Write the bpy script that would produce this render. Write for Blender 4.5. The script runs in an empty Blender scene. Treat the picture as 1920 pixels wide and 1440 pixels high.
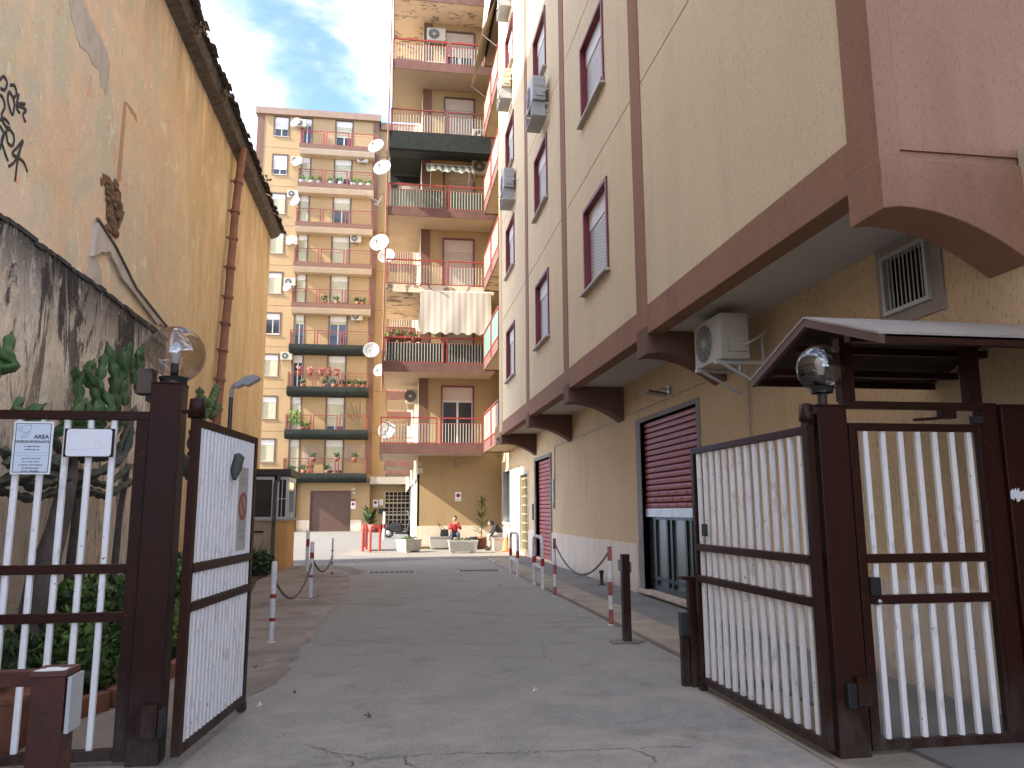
import bpy, math, random
from mathutils import Vector, Matrix
PI = math.pi
rnd = random.Random(11)
sc = bpy.context.scene
COL = sc.collection
# ------------------------------------------------------------------ camera
FPX, TH, PS, RO, CH = 1448.95, .1621, .1523, -.0049, 1.5
Fv = Vector((math.sin(PS)*math.cos(TH), math.cos(PS)*math.cos(TH), math.sin(TH)))
R0 = Vector((math.cos(PS), -math.sin(PS), 0)); U0 = R0.cross(Fv)
Rv = R0*math.cos(RO)+U0*math.sin(RO); Uv = U0*math.cos(RO)-R0*math.sin(RO)
cd = bpy.data.cameras.new('camera'); cam = bpy.data.objects.new('camera', cd); COL.objects.link(cam)
cd.sensor_width = 36; cd.lens = FPX/1920*36; cd.clip_start = .05; cd.clip_end = 1500
cam.matrix_world = Matrix(((Rv.x, Uv.x, -Fv.x, 0), (Rv.y, Uv.y, -Fv.y, 0), (Rv.z, Uv.z, -Fv.z, CH), (0, 0, 0, 1)))
sc.camera = cam
# ------------------------------------------------------------------ world, sun
SUN = Vector((.80, .17, -.56)).normalized()          # direction the light travels
elev = math.asin(-SUN.z); azim = math.atan2(-SUN.x, -SUN.y)
w = bpy.data.worlds.new('World'); sc.world = w; w.use_nodes = True
nt = w.node_tree; N = nt.nodes; L = nt.links
bg = N['Background']
sky = N.new('ShaderNodeTexSky'); sky.sky_type = 'NISHITA'; sky.sun_disc = False
sky.sun_elevation = elev; sky.sun_rotation = azim
sky.air_density = .30; sky.dust_density = .3; sky.ozone_density = 1.6
tc = N.new('ShaderNodeTexCoord')
mp = N.new('ShaderNodeMapping'); mp.inputs['Scale'].default_value = (1.0, 1.0, 2.2); mp.inputs['Location'].default_value = (2.3, .4, .9)
n1 = N.new('ShaderNodeTexNoise'); n1.inputs['Scale'].default_value = 2.6; n1.inputs['Detail'].default_value = 7; n1.inputs['Roughness'].default_value = .55
n1.inputs['Distortion'].default_value = .5
cr = N.new('ShaderNodeValToRGB'); cr.color_ramp.elements[0].position = .40; cr.color_ramp.elements[1].position = .74
mx = N.new('ShaderNodeMixRGB'); mx.inputs[2].default_value = (11.5, 10.1, 8.1, 1)
ml = N.new('ShaderNodeMath'); ml.operation = 'MULTIPLY'; ml.inputs[1].default_value = .85
L.new(tc.outputs['Generated'], mp.inputs[0]); L.new(mp.outputs[0], n1.inputs['Vector']); L.new(n1.outputs[0], cr.inputs[0])
pw = N.new('ShaderNodeMath'); pw.operation = 'POWER'; pw.inputs[1].default_value = 2.2
L.new(cr.outputs[0], pw.inputs[0]); L.new(pw.outputs[0], ml.inputs[0]); L.new(ml.outputs[0], mx.inputs[0]); L.new(sky.outputs[0], mx.inputs[1]); L.new(mx.outputs[0], bg.inputs[0])
bg.inputs[1].default_value = .15
sl = bpy.data.lights.new('sun', 'SUN'); so = bpy.data.objects.new('sun', sl); COL.objects.link(so)
sl.energy = 2.0; sl.angle = math.radians(.6); sl.color = (1, .93, .82)
so.rotation_euler = SUN.to_track_quat('-Z', 'Y').to_euler()
sc.view_settings.view_transform = 'Standard'; sc.view_settings.look = 'None'; sc.view_settings.gamma = 1
sc.view_settings.exposure = 3.05
sc.view_settings.use_curve_mapping = False
sc.render.engine = 'CYCLES'; sc.cycles.max_bounces = 8; sc.cycles.transparent_max_bounces = 16

# ------------------------------------------------------------------ pixel -> plane helpers (points on real surfaces)
def ray(x, y): return Fv+Rv*((x-960)/FPX)+Uv*((720-y)/FPX)
def atX(x, y, X): d = ray(x, y); return Vector((0, 0, CH))+d*(X/d.x)
def atY(x, y, Y): d = ray(x, y); return Vector((0, 0, CH))+d*(Y/d.y)
def atZ(x, y, Z=0.): d = ray(x, y); return Vector((0, 0, CH))+d*((Z-CH)/d.z)

# ------------------------------------------------------------------ materials
def srgb(r, g, b):
    f = lambda c: (c/255/12.92 if c/255 <= .04045 else ((c/255+.055)/1.055)**2.4)
    return (f(r), f(g), f(b))
class Mat:
    def __init__(s, name, col, rough=.8, metal=0., spec=.4):
        s.m = bpy.data.materials.new(name); s.m.use_nodes = True
        s.t = s.m.node_tree; s.b = s.t.nodes['Principled BSDF']
        s.b.inputs['Roughness'].default_value = rough; s.b.inputs['Metallic'].default_value = metal
        s.b.inputs['Specular IOR Level'].default_value = spec
        s.b.inputs['Base Color'].default_value = (*col, 1)
        s.tc = s.t.nodes.new('ShaderNodeTexCoord')
        s.col = None; s.base = col; s.h = None
    wp = False
    def src(s):
        if not s.wp: return s.tc.outputs['Object']
        g_ = s.t.nodes.new('ShaderNodeNewGeometry'); return g_.outputs['Position']
    def noise(s, scale, detail=4, rough=.55, st=(1, 1, 1), dist=0., loc=(0, 0, 0)):
        m = s.t.nodes.new('ShaderNodeMapping'); m.inputs['Scale'].default_value = st; m.inputs['Location'].default_value = loc
        n = s.t.nodes.new('ShaderNodeTexNoise'); n.inputs['Scale'].default_value = scale; n.inputs['Detail'].default_value = detail
        n.inputs['Roughness'].default_value = rough; n.inputs['Distortion'].default_value = dist
        s.t.links.new(s.src(), m.inputs[0]); s.t.links.new(m.outputs[0], n.inputs['Vector'])
        return n.outputs[0]
    def ramp(s, x, a, b):
        r = s.t.nodes.new('ShaderNodeMapRange'); r.inputs[1].default_value = a; r.inputs[2].default_value = b
        s.t.links.new(x, r.inputs[0]); return r.outputs[0]
    def mul(s, x, y):
        r = s.t.nodes.new('ShaderNodeMath'); r.operation = 'MULTIPLY'
        s.t.links.new(x, r.inputs[0])
        if isinstance(y, (int, float)): r.inputs[1].default_value = y
        else: s.t.links.new(y, r.inputs[1])
        return r.outputs[0]
    def axis(s, k, a, b):
        q = s.t.nodes.new('ShaderNodeSeparateXYZ'); s.t.links.new(s.tc.outputs['Object'], q.inputs[0])
        return s.ramp(q.outputs[k], a, b)
    def over(s, fac, col):
        r = s.t.nodes.new('ShaderNodeMixRGB')
        if isinstance(fac, (int, float)): r.inputs[0].default_value = fac
        else: s.t.links.new(fac, r.inputs[0])
        if s.col is None: r.inputs[1].default_value = (*s.base, 1)
        else: s.t.links.new(s.col, r.inputs[1])
        r.inputs[2].default_value = (*col, 1); s.col = r.outputs[0]
        s.t.links.new(s.col, s.b.inputs['Base Color']); return s
    def bump(s, x, strength=.3, dist=.01):
        b = s.t.nodes.new('ShaderNodeBump'); b.inputs['Strength'].default_value = strength; b.inputs['Distance'].default_value = dist
        s.t.links.new(x, b.inputs['Height'])
        if s.h is not None: s.t.links.new(s.h, b.inputs['Normal'])
        s.h = b.outputs[0]; s.t.links.new(s.h, s.b.inputs['Normal']); return s
def dk(c, k): return tuple(v*k for v in c)
def simple(name, col, rough=.7, metal=0., spec=.4, var=.18, scale=6, bump=0., bs=60, dirt=None):
    m = Mat(name, col, rough, metal, spec)
    m.over(m.ramp(m.noise(scale, 5), .35, .7), dk(col, 1-var))
    if dirt: m.over(m.mul(m.ramp(m.noise(scale*.5, 6, .65, loc=(3, 1, 7)), .5, .75), dirt[1]), dirt[0])
    if bump: m.bump(m.noise(bs, 4), bump, .01)
    return m.m
def plaster(name, col, streak, fl=.5, big=.35, fs=26):
    m = Mat(name, col, .9, 0, .2)
    m.over(m.mul(m.ramp(m.noise(.7, 5, .6), .38, .68), big), dk(col, .8))
    m.over(m.mul(m.ramp(m.noise(2.2, 5, .6, (1, 1, .16)), .5, .72), .7), streak)
    f = m.noise(fs, 4, .62, (1, 1, .36))
    m.over(m.mul(m.ramp(f, .55, .68), fl), dk(col, .5))
    m.over(m.mul(m.ramp(m.noise(55, 2, .5, (1, 1, .5), loc=(4, 4, 4)), .60, .70), .35), tuple(min(1, v*1.22) for v in col))
    m.bump(f, .5, -.006); m.bump(m.noise(90, 3), .25, .004)
    return m.m
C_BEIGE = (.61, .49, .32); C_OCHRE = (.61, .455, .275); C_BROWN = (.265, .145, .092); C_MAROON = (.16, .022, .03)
mBEIGE = plaster('beige plaster', C_BEIGE, (.50, .42, .28), .6, .35, 62)
mBEIGE_Y = plaster('yellow plaster', (.50, .39, .23), (.42, .33, .2), .25, .3)
mOCHRE = plaster('ochre scratched plaster', C_OCHRE, (.50, .37, .23), .85, .5, 50)
mTOW = plaster('tower ochre plaster', (.34, .245, .13), (.29, .205, .11), .35, .3)
mFAR = plaster('far orange plaster', (.325, .228, .12), (.28, .195, .105), .2, .3)
mBROWN = plaster('brown trim plaster', C_BROWN, (.205, .11, .07), .6, .3, 55)
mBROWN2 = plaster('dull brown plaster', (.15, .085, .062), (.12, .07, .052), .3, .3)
mSOFF = simple('soffit plaster', (.50, .47, .42), .9, var=.1, scale=.8, bump=.2, bs=40)
mSOFFP = simple('peach soffit plaster', (.42, .335, .25), .9, var=.12, scale=1.2)
mSLAB = simple('slab edge brown', (.15, .075, .058), .85, var=.3, scale=3)
mRED = simple('red railing paint', (.30, .035, .028), .5, var=.25, scale=8)
mREDD = simple('dull red railing paint', (.20, .045, .035), .6, var=.3, scale=8)
mMAR = simple('maroon frame paint', C_MAROON, .5, var=.2)
mWHITE = simple('white shutter plastic', (.56, .54, .50), .5, var=.08, scale=2)
mCREAM = simple('cream shutter plastic', (.43, .41, .28), .55, var=.08, scale=2)
mPINK = simple('pinkish shutter plastic', (.46, .38, .31), .55, var=.1, scale=2)
mPINK2 = simple('pinkish balcony panel', (.29, .21, .16), .6, var=.12, scale=2)
mSTONE = simple('pale stone sill', (.42, .39, .34), .8, var=.25, scale=14)
mALU = simple('aluminium', (.50, .50, .48), .4, .3, var=.2)
mGLASSD = simple('dark window glass', (.030, .036, .042), .08, 0, .6, var=.4, scale=1.5)
mDARK = simple('black interior', (.012, .012, .012), .9)
mIRON = simple('dark iron', (.03, .03, .03), .5, .4)
mBARW = simple('white railing bars', (.46, .43, .37), .6, var=.15, scale=20)
mNET = simple('dark green netting', (.016, .022, .019), .95, var=.5, scale=5, bump=.6, bs=25)
mBRONZE = simple('bronze brown door', (.10, .055, .042), .5, var=.2, scale=4)
mPOST = Mat('brown gate paint', (.030, .0078, .0038), .42, 0, .18)
mPOST.wp = True
mPOST.over(mPOST.ramp(mPOST.noise(3, 6, .6, (1, 1, .3)), .35, .75), (.020, .0075, .0055))
mPOST.over(mPOST.mul(mPOST.ramp(mPOST.noise(40, 4, .6), .61, .67), .6), (.08, .03, .02))
mPOST.over(mPOST.mul(mPOST.axis(2, .55, 0.), mPOST.ramp(mPOST.noise(9, 5, .65, (1, 1, .5)), .35, .7)), (.075, .062, .053))
mPOST.bump(mPOST.noise(35, 4), .12, .004); mPOST = mPOST.m
mRPOST = simple('reddish brown bollard paint', (.075, .016, .009), .45, var=.4, scale=9, bump=.15, dirt=((.03, .012, .01), .8))
mBARS = Mat('white gate bar paint', (.78, .775, .76), .42, 0, .4)
mBARS.wp = True
mBARS.over(mBARS.mul(mBARS.ramp(mBARS.noise(14, 5, .6, (1, 1, .35)), .56, .66), .55), (.42, .40, .37))
mBARS.over(mBARS.mul(mBARS.ramp(mBARS.noise(30, 4, .6), .675, .70), .8), (.10, .05, .04))
mBARS.bump(mBARS.noise(60, 3), .15, .003); mBARS = mBARS.m
mASP = Mat('worn asphalt', (.275, .268, .232), .92, 0, .25)
mASP.over(mASP.mul(mASP.ramp(mASP.noise(.35, 6, .6, dist=.6), .42, .66), .6), (.315, .305, .265))
mASP.over(mASP.mul(mASP.ramp(mASP.noise(1.3, 6, .65, (1, .4, 1), .5), .55, .72), .5), (.222, .208, .185))
mASP.over(mASP.mul(mASP.ramp(mASP.noise(6, 6, .7, loc=(5, 2, 0)), .62, .74), .35), (.46, .435, .39))
mASP.over(mASP.mul(mASP.ramp(mASP.noise(48, 4, .7), .54, .62), .6), (.44, .425, .41))
mASP.over(mASP.mul(mASP.ramp(mASP.noise(42, 4, .7, loc=(9, 9, 0)), .54, .62), .8), (.17, .165, .16))
def cracks(m, sc_, wid, msc, lo, hi, col, k):
    v = m.t.nodes.new('ShaderNodeTexVoronoi'); v.feature = 'DISTANCE_TO_EDGE'; v.inputs['Scale'].default_value = sc_
    n = m.noise(3.5, 5, .7); ad = m.t.nodes.new('ShaderNodeMixRGB'); ad.blend_type = 'ADD'; ad.inputs[0].default_value = .45
    m.t.links.new(m.tc.outputs['Object'], ad.inputs[1]); m.t.links.new(n, ad.inputs[2]); m.t.links.new(ad.outputs[0], v.inputs['Vector'])
    e = m.ramp(v.outputs['Distance'], wid, 0)
    m.over(m.mul(m.mul(e, m.ramp(m.noise(msc, 3, loc=(8, 3, 1)), lo, hi)), k), col)
    return e
cracks(mASP, .45, .005, .6, .55, .62, (.10, .09, .08), .7)
mASP.over(mASP.mul(mASP.ramp(mASP.noise(.9, 7, .7, (1, 1.6, 1), 1.2, loc=(3, 8, 0)), .53, .64), .55), (.175, .165, .15))
mASP.over(mASP.mul(mASP.axis(1, 9., 4.5), mASP.ramp(mASP.noise(1.5, 7, .7, loc=(1, 2, 0)), .44, .6)), (.38, .345, .30))
mASP.bump(mASP.noise(150, 2), .9, .008); mASP.bump(mASP.noise(7, 4), .2, .02); mASP = mASP.m
mCONC = Mat('dirty brown concrete paving', (.29, .255, .215), .92, 0, .25)
mCONC.over(mCONC.mul(mCONC.ramp(mCONC.noise(.7, 6, .65, dist=1.), .45, .66), .8), (.135, .112, .09))
mCONC.over(mCONC.mul(mCONC.ramp(mCONC.noise(1.6, 6, .7, (1, .5, 1)), .56, .7), .6), (.42, .38, .33))
mCONC.over(mCONC.mul(mCONC.ramp(mCONC.noise(110, 2), .56, .66), .5), (.31, .29, .26))
mCONC.over(mCONC.mul(mCONC.ramp(mCONC.noise(90, 2, loc=(2, 9, 0)), .58, .66), .5), (.09, .08, .07))
cracks(mCONC, .8, .008, .8, .48, .56, (.055, .05, .045), .8)
mCONC.bump(mCONC.noise(120, 2), .4, .005); mCONC.bump(mCONC.noise(5, 5), .3, .02); mCONC = mCONC.m
mPALE = simple('pale worn concrete', (.20, .185, .155), .9, var=.25, scale=1.2, bump=.4, bs=90, dirt=((.20, .18, .16), .7))
mKERB = simple('tan kerb stone', (.34, .295, .22), .9, var=.3, scale=2.5, bump=.5, bs=70, dirt=((.17, .15, .125), .8))
mSWALK = simple('dark patched sidewalk asphalt', (.20, .195, .18), .95, var=.3, scale=1.2, bump=.5, bs=110, dirt=((.22, .21, .20), .6))
mGROUND = simple('bare ground', (.22, .20, .17), .95, var=.3, scale=.3, bump=.3)
mSOIL = simple('garden soil', (.07, .05, .035), .95, var=.4, scale=4, bump=.8, bs=30)
mTERRA = simple('terracotta', (.24, .095, .055), .8, var=.35, scale=6, bump=.3, dirt=((.18, .10, .07), .6))
mPIPE = simple('terracotta pipe', (.27, .115, .065), .8, var=.35, scale=7, bump=.3, dirt=((.16, .09, .065), .7))
mTILE = simple('weathered roof tile', (.19, .155, .125), .92, var=.5, scale=9, bump=.7, bs=40, dirt=((.045, .042, .038), .9))
mTRAV = Mat('travertine cladding', (.64, .545, .41), .6, 0, .4)
mTRAV.over(mTRAV.mul(mTRAV.ramp(mTRAV.noise(5, 5, .65, (1, 1, .12)), .48, .7), .55), (.42, .33, .26))
mTRAV.over(mTRAV.mul(mTRAV.ramp(mTRAV.noise(22, 3, .6, (1, 1, .3)), .64, .70), .6), (.24, .17, .12))
mTRAV.over(mTRAV.mul(mTRAV.mul(mTRAV.axis(2, .3, 0.), mTRAV.ramp(mTRAV.noise(3, 5, .7), .35, .6)), .8), (.24, .20, .17)); mTRAV = mTRAV.m
mCEM = simple('weathered planter concrete', (.38, .36, .32), .9, var=.2, scale=4, bump=.5, bs=60, dirt=((.25, .23, .2), .6))
mSIGNW = simple('white sign face', (.74, .76, .78), .45, var=.05)
mBLACK = simple('black print', (.012, .012, .014), .6)
mGREY = simple('grey print', (.35, .36, .38), .6)
mREDP = simple('red print', (.50, .05, .03), .5)
mPLASW = simple('aged white casing', (.43, .40, .32), .55, var=.15, scale=3, dirt=((.35, .31, .25), .5))
mPLASG = simple('grey metal casing', (.34, .35, .36), .5, var=.15, scale=3)
mDISH = simple('white dish enamel', (.31, .305, .29), .45, var=.12, scale=3)
mGREYD = simple('grey dish enamel', (.20, .21, .24), .5)
mBAND = simple('bollard red band', (.34, .02, .02), .45, var=.2)
mBANDF = simple('faded red paint', (.36, .10, .085), .6, var=.3, scale=12)
mWPAINT = simple('white bollard paint', (.66, .65, .62), .45, var=.2, scale=18, dirt=((.28, .26, .24), .6))
mHOOPR = simple('bright red hoop paint', (.62, .045, .03), .45, var=.15)
mCHAIN = simple('galvanised chain', (.18, .16, .14), .5, .5)
mSHUT = Mat('dusty red roller shutter', (.30, .055, .045), .5, 0, .4)
mSHUT.over(mSHUT.mul(mSHUT.ramp(mSHUT.noise(1.6, 6, .65), .42, .68), .6), (.36, .11, .085)); mSHUT = mSHUT.m
mFRAMEG = simple('grey stone frame', (.24, .23, .22), .8, var=.3, scale=6)
mDOORG = simple('grey green door panel', (.14, .165, .155), .3, var=.25, scale=3)
mDOORF = simple('black door frame', (.02, .022, .022), .4, .3)
mCACT = simple('cactus green', (.062, .125, .036), .6, var=.45, scale=9, bump=.3, dirt=((.10, .12, .06), .6))
mCACTG = simple('grey green cactus', (.062, .072, .052), .7, var=.45, scale=7, bump=.4, dirt=((.15, .14, .11), .6))
mTRUNK = simple('woody cactus bark', (.125, .098, .078), .9, var=.5, scale=7, bump=.9, bs=22, dirt=((.05, .04, .032), .8))
mLEAF = simple('weed leaf green', (.11, .21, .035), .6, var=.45, scale=5)
mLEAFD = simple('dark shrub leaf', (.035, .075, .020), .55, var=.45, scale=5)
mLEAFY = simple('yellow green shrub leaf', (.15, .17, .05), .6, var=.4, scale=6)
mSTEM = simple('shrub stem', (.16, .12, .07), .9)
mSKIN = simple('skin', (.42, .24, .17), .6, var=.1)
mJACKR = simple('red jacket cloth', (.40, .035, .03), .8, var=.25, scale=10)
mDENIM = simple('dark blue denim', (.04, .05, .09), .9, var=.3, scale=14)
mCLOTHK = simple('black cloth', (.018, .018, .020), .85, var=.3, scale=10)
mCLOTHG = simple('pale grey cloth', (.36, .36, .35), .9, var=.2, scale=10)
mORANGE = simple('orange plastic', (.80, .20, .07), .6, var=.15)
mHAIR = simple('dark hair', (.03, .02, .015), .6)
mSCOOT = simple('black scooter plastic', (.02, .02, .022), .3, 0, .5)
mTYRE = simple('tyre rubber', (.015, .015, .015), .9)
mCHROME = simple('bright metal', (.6, .6, .58), .25, .8)
mSCREEN = simple('clear windscreen plastic', (.55, .56, .56), .2)
mCANT = simple('canopy fascia metal', (.34, .31, .27), .5, .2, var=.2, scale=4)
mCANB = simple('canopy brown underside', (.045, .028, .022), .6, var=.3)
mCAB = simple('gatehouse beige plaster', (.42, .34, .22), .9, var=.15, bump=.2)
mCABO = simple('gatehouse orange plaster', (.62, .35, .12), .9, var=.2, scale=2, bump=.2)
mBRICK = Mat('exposed rubble masonry', (.22, .12, .06), .95)
mBRICK.over(mBRICK.ramp(mBRICK.noise(9, 5, .7, (1, 1, 2.2)), .45, .62), (.09, .05, .028)); mBRICK.bump(mBRICK.noise(14, 5), 1., .04); mBRICK = mBRICK.m
mCEMP = simple('bare grey render', (.56, .48, .39), .95, var=.3, scale=3, bump=.5, bs=30, dirt=((.46, .38, .30), .8))
mGRAF = simple('black spray paint', (.045, .040, .038), .8)
# --- old left wall
m = Mat('old peeling painted plaster', (0.732, 0.540, 0.292), .92, 0, .2)
near = m.axis(1, 15.5, 10.)                                # older, paler paint stops part way along the wall
m.over(m.mul(m.ramp(m.noise(.9, 6, .62, (1, 1, .3), .6), .42, .62), .8), (0.610, 0.414, 0.205))
m.over(m.mul(m.ramp(m.noise(1.6, 6, .65, (1, 1, .35), .8, loc=(3, 3, 1)), .50, .64), .75), (0.820, 0.636, 0.400))
m.over(m.mul(m.ramp(m.noise(4.5, 6, .7, (1, 1, .16), .4, loc=(1, 0, 3)), .52, .68), .45), (0.573, 0.372, 0.184))
m.over(m.mul(near, m.ramp(m.noise(.55, 6, .6, dist=.5), .30, .5)), (0.756, 0.564, 0.373))
m.over(m.mul(m.mul(near, m.ramp(m.noise(1.1, 7, .68, (1, 1, .6), .7, loc=(4, 0, 3)), .47, .58)), .8), (0.573, 0.516, 0.367))
m.over(m.mul(m.mul(near, m.ramp(m.noise(1.2, 7, .7, (1, 1, .8), .5, loc=(1, 6.4, 9)), .52, .60)), .45), (0.756, 0.456, 0.302))
m.over(m.mul(m.mul(near, m.ramp(m.noise(1.7, 8, .74, (1, 1, .6), .6, loc=(7, 1, 2)), .60, .64)), .6), (0.732, 0.324, 0.205))
m.over(m.mul(m.ramp(m.noise(2.6, 8, .75, (1, 1, .7), 1.2, loc=(9, 1, 2)), .60, .63), .6), (0.820, 0.756, 0.540))
m.over(m.mul(m.ramp(m.noise(12, 6, .75, (1, 1, .4)), .56, .70), .4), (0.537, 0.372, 0.205))
m.over(m.mul(m.ramp(m.noise(16, 5, .7, (1, 1, .5), loc=(5, 5, 5)), .58, .72), .4), (0.820, 0.768, 0.529))
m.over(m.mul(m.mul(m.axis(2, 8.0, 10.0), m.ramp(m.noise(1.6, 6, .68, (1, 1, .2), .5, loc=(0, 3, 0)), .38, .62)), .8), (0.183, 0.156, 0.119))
m.over(m.mul(m.ramp(m.noise(34, 5, .65, (1, 1, .25)), .62, .72), .55), (0.329, 0.216, 0.119))
e = cracks(m, .45, .004, .5, .54, .6, (0.317, 0.228, 0.151), .5)
m.bump(m.noise(1.7, 8, .74, (1, 1, .6), .6, loc=(7, 1, 2)), .5, .03); m.bump(m.noise(2.2, 6, .6), .5, .05); m.bump(m.noise(22, 6, .7), .6, .02); mOLD = m.m
# --- mould streaked boundary wall
m = Mat('mould streaked boundary plaster', (.76, .66, .52), .95, 0, .2)
m.over(m.mul(m.ramp(m.noise(1.2, 5, .6, dist=.4), .4, .62), .6), (.74, .56, .36))
m.over(m.mul(m.ramp(m.noise(5, 8, .75, (1, 1, .4), 1.8), .52, .64), .6), (.33, .285, .23))
hi = m.axis(2, .8, 3.6)
m.over(m.mul(m.ramp(m.noise(.9, 8, .72, (1, 1, .35), 1.5, loc=(3, 2.2, 5)), .56, .60), .9), (.80, .72, .60))
m.over(m.mul(m.mul(hi, m.ramp(m.noise(.95, 9, .76, (1, 1, .32), 1.6, loc=(0, 1.7, 0)), .50, .535)), .95), (.055, .047, .041))
m.over(m.mul(m.ramp(m.noise(2.3, 8, .75, (1, 1, .25), 1.4, loc=(6, 1, 0)), .58, .62), .8), (.09, .078, .066))
m.over(m.mul(m.axis(2, 3.3, 4.25), m.ramp(m.noise(3.2, 8, .78, (1, 1, .4), 1.4, loc=(2, 5, 2)), .32, .46)), (.045, .040, .036))
m.over(m.mul(m.ramp(m.noise(8, 7, .74, (1, 1, .6), 1.5), .60, .64), .7), (.72, .66, .57))
m.over(m.mul(m.ramp(m.noise(30, 5, .7, (1, 1, .4)), .62, .70), .6), (.16, .13, .11))
m.bump(m.noise(3, 8, .74, dist=1.), .8, .06); m.bump(m.noise(20, 6, .7), .5, .015); mMOULD = m.m
# --- glass globe
g = bpy.data.materials.new('smoked globe glass'); g.use_nodes = True; t = g.node_tree
for n_ in list(t.nodes): t.nodes.remove(n_)
o_ = t.nodes.new('ShaderNodeOutputMaterial'); tr = t.nodes.new('ShaderNodeBsdfTransparent'); gl = t.nodes.new('ShaderNodeBsdfGlossy')
tr.inputs[0].default_value = (.68, .64, .60, 1); gl.inputs['Roughness'].default_value = .04
ms = t.nodes.new('ShaderNodeMixShader'); fr = t.nodes.new('ShaderNodeLayerWeight'); fr.inputs[0].default_value = .16; fm0 = t.nodes.new('ShaderNodeMath'); fm0.operation = 'MULTIPLY_ADD'; fm0.inputs[1].default_value = .35; fm0.inputs[2].default_value = .12
t.links.new(fr.outputs[0], fm0.inputs[0]); t.links.new(fm0.outputs[0], ms.inputs[0]); t.links.new(tr.outputs[0], ms.inputs[1]); t.links.new(gl.outputs[0], ms.inputs[2]); t.links.new(ms.outputs[0], o_.inputs[0])
mGLOBE = g
def awn_mat(name, c1, c2, scale, axis):
    m = Mat(name, c1, .8)
    q = m.t.nodes.new('ShaderNodeSeparateXYZ'); m.t.links.new(m.tc.outputs['Object'], q.inputs[0])
    a = m.t.nodes.new('ShaderNodeMath'); a.operation = 'MULTIPLY'; a.inputs[1].default_value = scale; m.t.links.new(q.outputs[axis], a.inputs[0])
    s_ = m.t.nodes.new('ShaderNodeMath'); s_.operation = 'SINE'; m.t.links.new(a.outputs[0], s_.inputs[0])
    m.over(m.ramp(s_.outputs[0], -.15, .15), c2); return m.m
mAWN1 = awn_mat('cream striped awning cloth', (.46, .42, .36), (.37, .33, .27), 26, 0)
mAWN2 = awn_mat('green striped awning cloth', (.66, .64, .56), (.20, .23, .15), 22, 0)
mAWN3 = awn_mat('grey striped awning cloth', (.64, .62, .56), (.40, .38, .33), 22, 1)

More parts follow.
